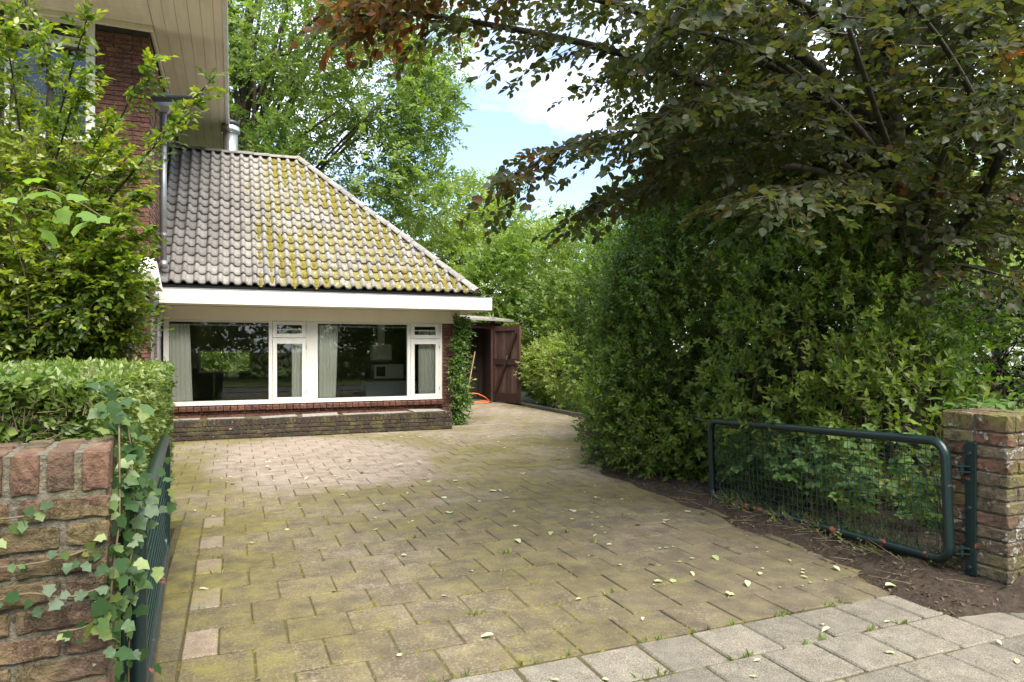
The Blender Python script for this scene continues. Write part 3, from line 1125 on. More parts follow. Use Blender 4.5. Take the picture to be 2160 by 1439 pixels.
# ------------------------------------------------------------------ ground, drive, sidewalk, road
def grid_sheet(x0, x1, y0, y1, nx, ny, zf):
    mb = MB()
    vs = [(x0 + (x1 - x0) * i / nx, y0 + (y1 - y0) * j / ny) for j in range(ny + 1) for i in range(nx + 1)]
    z = zf(np.array(vs))
    fs = [(j * (nx + 1) + i, j * (nx + 1) + i + 1, (j + 1) * (nx + 1) + i + 1, (j + 1) * (nx + 1) + i) for j in range(ny) for i in range(nx)]
    mb.add([(v[0], v[1], zz) for v, zz in zip(vs, z)], fs)
    return mb


struct('ground', grid_sheet(-400, 400, -400, 400, 4, 4, lambda p: np.full(len(p), -0.06)), M['ground'])
struct('road', MB().box(-200, 200, -3.6, 0.72, -0.2, -0.056 + 0.01), M['asphalt'])
struct('verge', MB().box(-200, 200, -40, -3.6, -0.2, -0.02), M['verge'])
kerb = struct('kerb', MB().box(-40, 40, 0.72, 0.86, -0.2, 0.03), M['kerb'])
struct('house_bed', grid_sheet(-9, -1.175, 6.461, 13.2, 40, 50, lambda p: -0.01 + 0.03 * wobble(np.c_[p, p[:, :1] * 0], 2.2, 4)), M['soil'])
struct('garden_soil', grid_sheet(-9, -0.40, 2.6, 6.46, 40, 50, lambda p: -0.018 + 0.012 * wobble(np.c_[p, p[:, :1] * 0], 2.2, 4)), M['soil'])


def soil_z(p):
    q = np.c_[p, p[:, :1] * 0]
    d = p[:, 0] - np.interp(p[:, 1], [3.0, 5.6, 7.6, 13.3], [3.76, 4.13, 4.19, 7.13]) + 0.06 * wobble(q, 3.0, 12) + 0.04 * wobble(q, 9, 13)
    d2 = p[:, 1] - 2.62 + 0.08 * wobble(q, 4, 14) + np.clip((p[:, 0] - 4.0) * .5, 0, .3)
    e = np.clip(np.minimum(d, d2 * 1.2) / .45, -.3, 1)
    return -0.004 + np.where(e > 0, 0.075 * np.clip(e, 0, 1) ** .7, e * .12) + np.clip(e, 0, .3) * (0.06 * wobble(q, 6, 2) + 0.05 * wobble(q, 15, 3) + .05 * wobble(q, 38, 5))


struct('bed_soil', grid_sheet(3.3, 11, 2.3, 13.9, 230, 340, soil_z), M['soil'], True)

drive = struct('driveway', MB().box(-0.45, 4.5, 2.995, 8.0, -0.2, -0.0098).box(-0.45, 7.2, 8.001, 21.0, -0.2, -0.0102).box(-1.17, -0.451, 6.46, 12.6, -0.2, -0.0142), M['joint'])
walk = struct('sidewalk', MB().box(-20, 20, 0.861, 2.99, -0.2, -0.009), M['joint'])

PS = 0.335


def paver_mesh(w, l, mat, jit=0.0028, b=0.005):
    vs, fs = bevel_box_data(w, l, 0.06, b, jit)
    return mesh_of(vs, fs, 'paver', mat)


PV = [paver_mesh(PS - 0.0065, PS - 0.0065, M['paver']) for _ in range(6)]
PVH = [paver_mesh(PS / 2 - 0.0065, PS - 0.0065, M['paver_pale']) for _ in range(3)]
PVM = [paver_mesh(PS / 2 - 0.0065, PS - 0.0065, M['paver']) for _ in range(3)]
PVG = [paver_mesh(PS - 0.013, PS - 0.013, M['paver_grey'], 0.003, 0.008) for _ in range(6)]


def lay(mesh, parent, x, y, dz=0.0):
    sink = 0.005 * math.sin(x * 1.9 + y * 0.7) + 0.004 * math.sin(y * 1.7 - x)
    piece('paver', mesh, parent, (x, y, -0.03 + sink * 0.6 + random.uniform(-.002, .002) + dz),
          (random.gauss(0, .004), random.gauss(0, .004), random.gauss(0, .004) + random.choice((0, 0, PI))))


def right_edge(y):
    return float(np.interp(y, [3.0, 5.6, 7.6, 13.3], [3.80, 4.15, 4.20, 7.15]))


far = MB()
n_part = 0
row = 0
y = 2.995
while y < 20.6:
    yc = y + PS / 2
    # the narrow border against the hedge, then the half pavers that start every other row
    xs = []
    if y < 6.45:
        if row % 2 == 0:
            items = [(-0.235 + PS / 4, 'pale')]
            x = -0.235 + PS / 2
        else:
            items = []
            x = -0.235
        items.insert(0, (-0.235 - PS / 4 - 0.004, 'half'))
    else:
        items = []
        x = -0.235 - (PS * 2.5 if row % 2 else PS * 2)
    while x + PS < right_edge(yc) + 0.12:
        items.append((x + PS / 2, 'full'))
        x += PS
    if x + PS / 2 < right_edge(yc) + 0.12:
        items.append((x + PS / 4, 'half'))
    for xc, kind in items:
        if yc > 13.2 and xc < 4.3:
            continue
        if yc > 12.3 and xc < 3.9:
            continue
        if yc < 8.35:
            n_part += 1
            if kind == 'full':
                lay(random.choice(PV), drive, xc, yc)
            elif kind == 'pale':
                lay(random.choice(PVH), drive, xc, yc)
            else:
                lay(random.choice(PVM), drive, xc, yc)
        else:
            w = PS / 2 if kind in ('pale', 'half') else PS
            sink = 0.004 * math.sin(xc * 1.9 + yc * 0.7) + random.uniform(-.002, .002)
            far.bevel_box(xc - w / 2 + .0032, xc + w / 2 - .0032, yc - PS / 2 + .0032, yc + PS / 2 - .0032, -0.05, sink, .005, .0015, random.random() + 0.001)
    row += 1
    y += PS
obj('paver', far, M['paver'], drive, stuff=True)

# moss tufts filling the joints
jm = MB()
for _ in range(1500):
    if random.random() < .62:
        yy = 2.995 + PS * random.randrange(0, 17) + random.gauss(0, .004)
        xx = random.uniform(-.4, right_edge(yy))
    else:
        r_ = random.randrange(0, 16)
        yy = 2.995 + PS * (r_ + random.random())
        xx = (-.235 + (PS / 2 if r_ % 2 == 0 else 0)) + PS * random.randrange(0, 13) + random.gauss(0, .004)
        if xx > right_edge(yy):
            continue
    if math.sin(xx * 2.1 + 1) * math.sin(yy * 1.3) + random.uniform(-.9, .9) - .25 * xx + .5 < 0:
        continue
    w, h = random.uniform(.006, .018), random.uniform(.003, .008)
    jm.add([(xx + w * math.cos(a) * random.uniform(.6, 1.5), yy + w * math.sin(a) * random.uniform(.6, 1.3), -.012) for a in (0, 1.25, 2.5, 3.77, 5.0)] + [(xx, yy, h)], [(k, (k + 1) % 5, 5) for k in range(5)])
obj('moss', jm, M['moss'], drive, True, True)

row = 0
y = 2.99 - PS
while y > 0.9:
    x = -2.6 + (PS / 2 if row % 2 else 0) + 0.15
    while x < 7.0:
        lay(random.choice(PVG), walk, x + PS / 2, y + PS / 2)
        x += PS
    row += 1
    y -= PS

# kerb edging at the back right of the yard and along the bed
ke = struct('edging', MB(), None)
ks = mesh_of(*bevel_box_data(0.09, 0.84, 0.2, 0.012, 0.004), 'kerb_stone', M['edging'])
for yy in np.arange(13.2, 18.3, 0.86):
    piece('kerb_stone', ks, ke, (7.27 + random.uniform(-.01, .01), yy + 0.42, -0.03), (0, 0, random.gauss(0, .01)))
em = mesh_of(*bevel_box_data(0.115, 0.48, 0.12, 0.012, 0.005), 'kerb_stone', M['paver'])
for yy in np.arange(3.35, 7.4, 0.5):
    piece('kerb_stone', em, ke, (right_edge(yy) + 0.10 + random.uniform(-.012, .012), yy + 0.25, -0.052 + random.uniform(-.006, .006)),
          (0, random.gauss(0, .03), -0.085 + random.gauss(0, .02)))


# ------------------------------------------------------------------ gate pillars
def pillar(name, label, x0, y0, size, top, pitch, row_h, mat, joint, mortar_inset=0.012, worn=0.006, grid=(5, 3, 2), depth=None, seqs=None):
    depth = depth or size
    t = thing(name, label, 'gate pillar', (x0 + size / 2, y0 + size / 2, 0))
    nc = int(round((top - row_h) / pitch))
    z_low = top - row_h - nc * pitch
    core = MB().box(x0 + mortar_inset, x0 + size - mortar_inset, y0 + mortar_inset, y0 + depth - mortar_inset, -0.15, top - mortar_inset)
    obj('mortar', core, M['mortar'], t)
    cache = {}

    def br(sx, sy, sz):
        k = (round(sx, 3), round(sy, 3), round(sz, 3))
        cache.setdefault(k, [])
        if len(cache[k]) < 4:
            g = grid if sx >= sy else (grid[1], grid[0], grid[2])
            cache[k].append(rough_brick(sx, sy, sz, mat, g, worn * 0.45, worn))
            return cache[k][-1]
        return random.choice(cache[k])
    half, hy = size / 2, depth / 2
    for c in range(nc):
        z = z_low + c * pitch + (pitch - joint) / 2
        sz = pitch - joint
        d = hy - joint / 2
        for r_ in range(2):
            yc = y0 + d / 2 + r_ * (hy + joint / 2)
            if seqs:
                ws = seqs[(c + r_) % len(seqs)]
            elif c % 2 == 0:
                ws = [half - joint / 2] * 2
            else:
                e = (size - 2 * joint) * 0.25
                ws = [e, size - 2 * joint - 2 * e, e]
            x = x0
            for w in ws:
                piece('brick', br(w, d, sz), t, (x + w / 2 + random.uniform(-.003, .003), yc + random.uniform(-.004, .004), z + random.uniform(-.002, .002)),
                      (random.gauss(0, .006), random.gauss(0, .008), random.gauss(0, .008)))
                x += w + joint
    nrow = int(round(size / (0.082)))
    w = (size - (nrow - 1) * joint) / nrow
    for r_ in range(2):
        d = hy - joint / 2
        yc = y0 + d / 2 + r_ * (hy + joint / 2)
        x = x0
        for k in range(nrow):
            piece('brick', br(w, d, row_h - joint * .6), t, (x + w / 2, yc + random.uniform(-.003, .003), top - row_h / 2 + random.uniform(-.003, .003)),
                  (random.gauss(0, .01), random.gauss(0, .01), random.gauss(0, .012)))
            x += w + joint
    return t


pl_left = pillar('gate_pillar', 'weathered red brick gate pillar with trailing ivy in front of the clipped hedge',
                 -0.353 - 0.583, 2.305, 0.583, 1.206, 0.078, 0.122, M['brick_old'], 0.016, 0.008, 0.0052, (6, 3, 3), 0.34,
                 [[.222, .222, .105], [.222, .105, .222]])
pl_left.rotation_euler.z = math.radians(5)
pl_left.location.x -= .012
pl_right = pillar('gate_pillar', 'lichen spotted brick gate pillar carrying the hinge bar of the open gate beside the soil bed',
                  4.33, 2.68, 0.41, 1.105, 0.083, 0.109, M['brick_weathered'], 0.010, 0.011, 0.006, (4, 3, 2))
foot = MB()
foot.bevel_box(4.30, 4.77, 2.65, 3.12, -0.1, 0.035, 0.02, 0.008)
obj('footing', foot, M['mortar'], pl_right)


# ------------------------------------------------------------------ the two mesh gates
def rounded_rect(L, z0, z1, r, seg=5):
    pts = []
    for cx, cz, a0 in ((L - r, z1 - r, 90), (L - r, z0 + r, 0), (r, z0 + r, -90), (r, z1 - r, -180)):
        for k in range(seg + 1):
            a = math.radians(a0 - 90 * k / seg)
            pts.append((cx + r * math.cos(a), 0, cz + r * math.sin(a)))
    return pts


def make_gate(label, hinge, end, droop, bar_off, z0=0.15, z1=0.91):
    hinge, end = Vector(hinge), Vector(end)
    L = (end - hinge).length
    t = thing('mesh_gate', label, 'gate', hinge, 'green mesh gates of the driveway')
    ang = math.atan2(end.y - hinge.y, end.x - hinge.x)
    R = Matrix.Rotation(ang, 4, 'Z') @ Matrix.Rotation(droop, 4, 'Y')

    def W(p):
        return hinge + R @ Vector(p)
    pts = rounded_rect(L, z0, z1, 0.10)
    loop = pts + pts[:2]
    fr = MB().tube([W(p) for p in loop], 0.031, 12, False)
    obj('frame', fr, M['green_paint'], t, True)
    wm = MB()
    k = int((L - 0.06) / 0.055)
    for i in range(1, k):
        x = 0.03 + i * (L - 0.06) / k
        wm.tube([W((x, 0.004, z0 + 0.01)), W((x, 0.004, z1 - 0.01))], 0.0026, 4, False)
    k = int((z1 - z0) / 0.055)
    for i in range(1, k):
        z = z0 + i * (z1 - z0) / k
        wm.tube([W((0.02, -0.002, z)), W((L - 0.02, -0.002, z))], 0.0028, 4, False)
    obj('wire_mesh', wm, M['wire'], t)
    return t, W


gate_r, Wr = make_gate('dark green mesh gate swung open against the bramble bed beside the lichen spotted pillar', (4.235, 2.965, 0), (4.40, 5.50, 0), 0.045, 1)
hb = MB()
hb.bevel_box(4.318, 4.330, 2.862, 2.932, 0.075, 0.915, 0.003)
hp = obj('hinge_plate', hb, M['green_paint'], gate_r)
for z in (0.845, 0.50, 0.125):
    bl = MB().tube([(4.300, 2.898, z), (4.322, 2.898, z)], 0.011, 6)
    obj('bolt', bl, M['dark_metal'], hp)
for z in (0.745, 0.225):
    h = MB()
    h.bar((4.322, 2.905, z + .018), (4.255, 2.955, z + .018), 0.035, 0.008)
    h.bar((4.322, 2.905, z - .018), (4.255, 2.955, z - .018), 0.035, 0.008)
    h.tube([(4.285, 2.93, z - .035), (4.285, 2.93, z + .035)], 0.012, 8)
    obj('hinge', h, M['green_paint'], gate_r, False)
ex = MB()   # the latch bar that sticks out past the free end
ex.bar(Wr((2.54, 0, 0.905)), Wr((2.80, 0, 0.92)), 0.02, 0.02)
obj('latch_bar', ex, M['green_paint'], gate_r)

gate_l, Wl = make_gate('dark green mesh gate swung open flat against the clipped hedge behind the ivy pillar', (-0.315, 2.775, 0), (-0.425, 5.22, 0), 0.0, -1, 0.14, 0.90)
hb = MB().bevel_box(-0.353, -0.341, 2.66, 2.715, 0.05, 0.93, 0.003)
obj('hinge_plate', hb, M['green_paint'], gate_l)
for z in (0.76, 0.24):
    h = MB()
    h.bar((-0.345, 2.69, z + .02), (-0.318, 2.76, z + .02), 0.035, 0.008)
    h.bar((-0.345, 2.69, z - .02), (-0.318, 2.76, z - .02), 0.035, 0.008)
    h.tube([(-0.328, 2.735, z - .04), (-0.328, 2.735, z + .04)], 0.012, 8)
    obj('hinge', h, M['green_paint'], gate_l)

# ------------------------------------------------------------------ annex
XL, XR, YF, YB = -1.183, 4.24, 13.2, 18.32
ann = thing('house_annex', 'low brick extension with mossy hipped tile roof and wide white windows', 'house extension', (1.5, 15.7, 0))
wall = MB()
wall.box(XL, 3.87, YF + .012, YF + .28, -.1, .335)                       # under the windows
wall.box(3.895, XR - .01, YF + .012, YF + .28, -.1, 2.268)                # pier
wall.box(XR - .28, XR - .011, YF + .281, YB - .3, -.1, 2.268)             # side
wall.box(XL, -.756, YB - .28, YB, -.1, 2.268)                            # back, round its window
wall.box(.433, XR - .012, YB - .28, YB, -.1, 2.268)
wall.box(-.756, .433, YB - .28, YB, -.1, .93)
wall.box(-.756, .433, YB - .28, YB, 1.50, 2.268)
obj('wall', wall, M['mortar_dark'], ann)
inn = MB()
inn.box(XL + .001, XR - .285, YB - .305, YB - .285, 0.06, .925)
inn.box(XL + .001, -.76, YB - .305, YB - .285, .926, 2.24)
inn.box(.437, XR - .285, YB - .305, YB - .285, .926, 2.24)
inn.box(-.759, .436, YB - .305, YB - .285, 1.505, 2.24)
inn.box(XR - .304, XR - .284, YF + .3, YB - .306, .06, 2.24)
inn.box(XL + .002, XL + .02, YF + .3, YB - .306, .06, 2.24)
inn.box(XL, XR - .29, YF + .05, YB - .3, 2.242, 2.262)
obj('interior_wall', inn, M['plaster'], ann)
obj('interior_floor', MB().box(XL, XR - .29, YF + .29, YB - .29, 0.0, .058), M['floorboards'], ann)
hd = MB().box(XL + .0, XR + .02, YF - .012, YF + .16, 2.027, 2.271)
obj('header_board', hd, M['cream'], ann)
# back window frame and pane
bw = MB()
for a in ((-.756, .433, 1.455, 1.50), (-.756, .433, .93, .975), (-.756, -.712, .976, 1.454), (.389, .433, .976, 1.454)):
    bw.box(a[0] + .001, a[1] - .001, YB - .31, YB - .2, a[2] + .001, a[3] - .001)
bwo = obj('window', bw, M['cream'], ann)
bwo['label'] = 'small wide window in the far wall of the room'
obj('pane', MB().box(-.712, .389, YB - .25, YB - .246, .976, 1.454), M['glass'], bwo)

# front windows
FT, FB = YF - .02, YF + .09
wf = MB()
wf.box(-1.104, 3.883, FT, FB, 1.972 + .053, 2.026)       # thin head strip
wf.box(-1.104, 3.883, FT - .012, FB, .519, .556)         # sill rail
for a, b in ((-1.104, -1.022), (.611, .672), (1.265, 1.473), (3.177, 3.240), (3.820, 3.883)):
    wf.box(a, b, FT + .001, FB, .5565, 2.0245)
for a, b in ((-1.0215, .6105), (1.4735, 3.1765)):
    wf.box(a, b, FT + .006, FB, .5565, .592)
    wf.box(a, b, FT + .006, FB, 1.992, 2.0245)
win = obj('window', wf, M['white'], ann)
win['label'] = 'wide white window band of two large panes and two narrow casements'
for a, b in ((-1.0215, .6105), (1.4735, 3.1765)):
    pn = obj('pane', MB().box(a, b, YF + .028, YF + .034, .5925, 1.9915), M['glass'], win)
    vs = MB()
    vs.box(a, b, YF + .012, YF + .0275, 1.935, 1.943)
    for i in range(5):
        x = a + (b - a) * i / 4
        vs.box(max(a, x - .005), min(b, x + .005), YF + .0125, YF + .0275, 1.9435, 1.9915)
    obj('vent_strip', vs, M['zinc'], win)
for a, b in ((.672, 1.265), (3.240, 3.820)):
    ga, gb = a + .078, b - .075
    z0, z1, g0, g1 = .5565, 1.696, .627, 1.613
    s = MB()
    s.bevel_box(a + .004, ga, FT - .018, FT + .05, z0, z1, .004)
    s.bevel_box(gb, b - .004, FT - .018, FT + .05, z0, z1, .004)
    s.box(ga, gb, FT - .017, FT + .05, z0 + .001, g0)
    s.box(ga, gb, FT - .017, FT + .05, g1, z1 - .001)
    obj('casement', s, M['white'], win)
    obj('pane', MB().box(ga, gb, FT + .02, FT + .025, g0, g1), M['glass'], win)
    for z in (.70, 1.52):
        obj('casement_hinge', MB().tube([(b - .004, FT - .024, z), (b - .004, FT - .024, z + .07)], .007, 6), M['zinc'], win)
    z0, z1, g0, g1 = 1.727, 2.024, 1.796, 1.958
    s = MB()
    s.bevel_box(a + .004, ga, FT - .014, FT + .05, z0, z1, .004)
    s.bevel_box(gb, b - .004, FT - .014, FT + .05, z0, z1, .004)
    s.box(ga, gb, FT - .013, FT + .05, z0 + .001, g0)
    s.box(ga, gb, FT - .013, FT + .05, g1, z1 - .001)
    s.box(ga, gb, FT - .012, FT + .005, (g0 + g1) / 2 - .007, (g0 + g1) / 2 + .007)
    s.box(a + .002, b - .002, FT + .004, FT + .05, 1.6965, 1.7265)
    obj('vent_sash', s, M['white'], win)
    obj('pane', MB().box(ga, gb, FT + .02, FT + .025, g0, g1), M['glass'], win)

# bricks of the annex
HB = [mesh_of(*bevel_box_data(.228, .10, .0625, .004, .0025), 'brick', M['brick_house']) for _ in range(5)]
HBH = [mesh_of(*bevel_box_data(.108, .10, .0625, .004, .0025), 'brick', M['brick_house']) for _ in range(4)]
SB = [mesh_of(*bevel_box_data(.110, .20, .078, .006, .0025), 'brick', M['brick_house']) for _ in range(4)]
for c in range(28):
    z = .036 + c * .0718
    seq = [(HB, .228), (HBH, .108)] if c % 2 == 0 else [(HBH, .108), (HB, .228)]
    x = 3.893
    for ms, w in seq:
        piece('brick', random.choice(ms), ann, (x + w / 2, YF + .05 + random.uniform(-.003, .003), z), (0, random.gauss(0, .004), random.gauss(0, .006)))
        x += w + .011
for k in range(42):
    piece('brick', random.choice(SB), ann, (-1.105 + .0595 + k * .1188, YF + .035 + random.uniform(-.003, .003), .470),
          (math.radians(10), random.gauss(0, .006), random.gauss(0, .008)))
for c, z in enumerate((.388, .317)):
    for k in range(21):
        x = -1.10 + .114 + k * .239 + (c % 2) * .12
        if x < 3.80:
            piece('brick', random.choice(HB), ann, (x, YF + .055 + random.uniform(-.003, .003), z), (0, random.gauss(0, .004), random.gauss(0, .005)))

# gutter box with white fascia
gb = MB()
gb.box(-1.165, 2.046, 12.51, 12.545, 2.273, 2.515)
obj('fascia', MB().bevel_box(2.05, 4.70, 12.509, 12.545, 2.272, 2.515, .003), M['white'], ann)
gb.box(4.665, 4.70, 12.546, 18.9, 2.273, 2.515)
obj('fascia', gb, M['white'], ann)
obj('fascia_cap', MB().box(-1.165, 4.708, 12.502, 12.56, 2.5155, 2.526).box(4.655, 4.708, 12.561, 18.9, 2.5155, 2.526), M['zinc'], ann)
obj('soffit', MB().box(-1.165, 4.664, 12.546, YF - .013, 2.276, 2.294).box(XR + .001, 4.664, YF - .0125, 18.9, 2.276, 2.294), M['cream'], ann)
obj('gutter_lining', MB().box(-1.165, 4.664, 12.546, 18.9, 2.30, 2.44), M['black'], ann)
obj('eave_board', MB().box(-1.165, 4.40, 12.70, 12.73, 2.44, 2.60).box(4.40, 4.43, 12.70, 18.8, 2.44, 2.60), M['black'], ann)

# roof: boards, then tiles laid row by row
EY, EZ, EX = 12.68, 2.62, 4.436
RY, RZ, RX = 15.76, 5.677, 1.355
BY = 2 * RY - EY
rf = MB()
e = .05
rf.add([(XL, EY + .02, EZ - e), (EX - .02, EY + .02, EZ - e), (RX, RY, RZ - e), (XL, RY, RZ - e), (EX - .02, BY, EZ - e), (XL, BY, EZ - e)],
       [(0, 1, 2, 3), (1, 4, 2), (4, 5, 3, 2), (0, 3, 5), (0, 5, 4, 1)])
roof = obj('roof', rf, M['black'], ann)
SL = math.hypot(RY - EY, RZ - EZ)
SA = math.atan2(RZ - EZ, RY - EY)
NV, NU = 17, 30
PV_, PU_ = SL / NV, (EX - XL) / NU


def tile_grid(seed):
    """Profile across the tile: a roll beside a shallow trough; the lower edge stands proud."""
    rs = random.Random(seed)
    prof = []
    for i in range(11):
        u = i / 10
        if u < .5:
            z = .056 * math.sin(PI * u / .5) ** 0.8
        else:
            z = -.012 * math.sin(PI * (u - .5) / .5)
        prof.append((u, z))
    l = PV_ + .05
    vs, fs, tr = [], [], []
    n = len(prof)
    for k, (v, lift) in enumerate(((0, .038), (l * .5, .020), (l, .002))):
        for u, z in prof:
            vs.append((u * PU_ * 1.02, v + (rs.uniform(-.004, .004) if k == 0 else 0), z + lift))
            tr.append(0.0 if .03 < u < .47 else 1.0)
    for u, z in prof:                                  # thickness at the lower lip
        vs.append((u * PU_ * 1.02, .003, z + .038 - .030))
        tr.append(0.0)
    for k in range(2):
        for i in range(n - 1):
            fs.append((k * n + i, k * n + i + 1, (k + 1) * n + i + 1, (k + 1) * n + i))
    for i in range(n - 1):
        fs.append((3 * n + i, 3 * n + i + 1, i + 1, i))
    return vs, fs, tr


def tile_mesh(vs, fs, tr, name='roof_tile'):
    me = bpy.data.meshes.new(name)
    me.from_pydata(vs, [], fs)
    a = me.attributes.new('trough', 'FLOAT', 'POINT')
    a.data.foreach_set('value', tr)
    me.polygons.foreach_set('use_smooth', [i < 20 for i in range(len(fs))] if len(fs) == 30 else [True] * len(fs))
    me.materials.append(M['tile'])
    me.update()
    return me


TM = [tile_mesh(*tile_grid(i)) for i in range(6)]
n_tiles = 0
stuffv, stufff, stufft = [], [], []
for r_ in range(NV):
    v0 = r_ * PV_ - .02
    for c in range(NU):
        u0 = XL + c * PU_
        # the hip runs from (EX, v=0) to (RX, v=SL)
        lim0 = EX - (EX - RX) * (max(0, v0) / SL)
        lim1 = EX - (EX - RX) * ((v0 + PV_) / SL)
        if u0 > lim0 - .04:
            continue
        loc = Vector((u0 + random.gauss(0, .003), EY + v0 * math.cos(SA), EZ + v0 * math.sin(SA)))
        rot = (SA + random.gauss(0, .014), random.gauss(0, .012), random.gauss(0, .012))
        whole = u0 + PU_ <= lim1 + .02
        if whole and n_tiles < 280:
            piece('roof_tile', random.choice(TM), roof, loc, rot)
            n_tiles += 1
        else:
            vs, fs, tr = tile_grid(random.randrange(99))
            R = Matrix.Rotation(SA, 3, 'X')
            vv = []
            for p in vs:
                lim = EX - (EX - RX) * ((v0 + p[1]) / SL)
                vv.append((min(p[0], max(0.0, lim - u0)), p[1], p[2]))
            if not whole and n_tiles < 298:
                me = tile_mesh(vv, fs, tr)
                piece('roof_tile', me, roof, loc, (SA, 0, 0))
                n_tiles += 1
            else:
                b = len(stuffv)
                stuffv += [tuple(loc + R @ Vector(p)) for p in vv]
                stufff += [tuple(i + b for i in f) for f in fs]
                stufft += tr
g = org_of(ann)
if stuffv:
    me = tile_mesh([(p[0] - g[0], p[1] - g[1], p[2] - g[2]) for p in stuffv], stufff, stufft)
    o = bpy.data.objects.new('roof_tile', me)
    link(o, roof)
    ORG[o.name] = g
    o['kind'] = 'stuff'


def cap_mesh(L, r0, r1, name):
    vs, fs = [], []
    for y, r in ((0, r0), (L, r1)):
        for k in range(9):
            a = PI * k / 8
            vs.append((-r * math.cos(a), y, r * .75 * math.sin(a)))
    for k in range(8):
        fs.append((k, k + 1, k + 10, k + 9))
    fs.append(tuple(range(9)))
    me = tile_mesh(vs, fs, [0.3] * 18, name)
    return me


CAP = [cap_mesh(.40, .105 + i * .004, .092, 'ridge_tile') for i in range(3)]
nr = 8
for i in range(nr):
    x = XL + (RX - XL) * i / nr
    piece('ridge_tile', random.choice(CAP), roof, (RX - (x - XL) + .02, RY, RZ + .012 + random.uniform(-.005, .005)), (random.gauss(0, .015), 0, PI / 2 + random.gauss(0, .01)))
hipv = Vector((EX, EY, EZ)) - Vector((RX, RY, RZ))
hl = hipv.length
hd_ = hipv.normalized()
for sgn, ey in ((1, EY), (-1, BY)):
    nh = 15
    dv = (Vector((RX, RY, RZ)) - Vector((EX, ey, EZ)))
    dn = dv.normalized()
    yaw = math.atan2(-dn.x, dn.y)
    for i in range(nh):
        p = Vector((EX, ey, EZ)) + dv * (i / nh)
        R = Matrix.Rotation(yaw, 3, 'Z') @ Matrix.Rotation(math.asin(dn.z), 3, 'X')
        eu = R.to_euler()
        piece('ridge_tile', random.choice(CAP), roof, (p.x, p.y, p.z + .03 + random.uniform(-.006, .006)), (eu.x + random.gauss(0, .012), eu.y + random.gauss(0, .02), eu.z + random.gauss(0, .015)))
# moss cushions in the troughs
mv = MB()
for _ in range(900):
    r_, c = random.randrange(NV), random.randrange(7, NU)
    u0 = XL + (c + .76) * PU_
    v0 = (r_ + random.uniform(.05, .8)) * PV_
    if u0 > EX - (EX - RX) * (v0 / SL) - .1 or u0 < 0.3:
        continue
    if math.sin(u0 * 1.5 + v0 * 1.1 + .6) + random.uniform(-.9, .9) < 0.15:
        continue
    cpt = Vector((u0, EY + v0 * math.cos(SA), EZ + v0 * math.sin(SA)))
    R = Matrix.Rotation(SA, 3, 'X')
    w, l, h = random.uniform(.03, .05), random.uniform(.04, .13), random.uniform(.012, .03)
    ring = []
    for k in range(7):
        a = 2 * PI * k / 7
        j = random.uniform(.75, 1.2)
        ring.append((w * math.cos(a) * j, l * math.sin(a) * j, .004))
    ring2 = [(p[0] * .6, p[1] * .65, h + .012 + random.uniform(-.004, .004)) for p in ring]
    vs = ring + ring2 + [(0, 0, h * 1.15 + .014)]
    fs = [(k, (k + 1) % 7, 7 + (k + 1) % 7, 7 + k) for k in range(7)] + [(7 + k, 7 + (k + 1) % 7, 14) for k in range(7)]
    mv.add([cpt + R @ Vector(p) for p in vs], fs)
obj('moss', mv, M['moss'], roof, True, True)
obj('vent_pipe', MB().tube([at(632, 445, 13.9) + Vector((0, 0, -.2)), at(632, 420, 13.9)], .045, 8), M['zinc'], roof)

fl = thing('flue', 'stainless steel flue pipe with cowl rising behind the tiled roof ridge', 'flue', (at(486, 330, 14.9).x, at(486, 330, 14.9).y, 5.0))
fp = at(486, 325, 15.1)
obj('pipe', MB().tube([(fp.x, fp.y, 4.6), (fp.x, fp.y, 6.28)], .155, 20), M['steel'], fl, True)
obj('collar', MB().tube([(fp.x, fp.y, 6.28), (fp.x, fp.y, 6.30), (fp.x, fp.y, 6.42), (fp.x, fp.y, 6.44)], [.16, .195, .195, .165], 20), M['steel'], fl, True)
obj('cowl', MB().tube([(fp.x, fp.y, 6.44), (fp.x, fp.y, 6.47), (fp.x, fp.y, 6.53), (fp.x, fp.y, 6.56)], [.15, .19, .19, .12], 20), M['dark_metal'], fl, True)

# ------------------------------------------------------------------ brick planter under the windows
PX0, PX1, PYF, PYB, PT = -1.17, 3.865, 12.395, 13.19, .327
pt = thing('brick_planter', 'long low mossy dark brick planter under the wide windows', 'planter', (1.3, 12.8, 0))
obj('mortar', MB().box(PX0, PX1 - .012, PYF + .012, PYF + .098, -.1, PT - .012).box(PX1 - .098, PX1 - .012, PYF + .099, PYB, -.1, PT - .012), M['mortar_dark'], pt)
DB = [mesh_of(*bevel_box_data(.228, .10, .0605, .006, .004), 'brick', M['brick_dark']) for _ in range(6)]
DR = [mesh_of(*bevel_box_data(.0605, .11, .106, .006, .004), 'brick', M['brick_dark']) for _ in range(6)]
for c in range(3):
    z = .036 + c * .0722
    k = 0
    x = PX0 + (.12 if c % 2 else 0)
    while x + .228 < PX1 + .02:
        piece('brick', random.choice(DB), pt, (x + .114, PYF + .05 + random.uniform(-.006, .004), z + random.uniform(-.003, .003)), (0, random.gauss(0, .006), random.gauss(0, .01)))
        x += .239
    for y in np.arange(PYF + .22, PYB - .1, .239):
        piece('brick', random.choice(DB), pt, (PX1 - .05, y, z), (0, 0, PI / 2 + random.gauss(0, .01)))
x = PX0 + .03
while x < PX1 - .02:
    piece('brick', random.choice(DR), pt, (x, PYF + .053 + random.uniform(-.006, .004), PT - .053 + random.uniform(-.004, .004)), (random.gauss(0, .012), random.gauss(0, .015), random.gauss(0, .012)))
    x += .0715
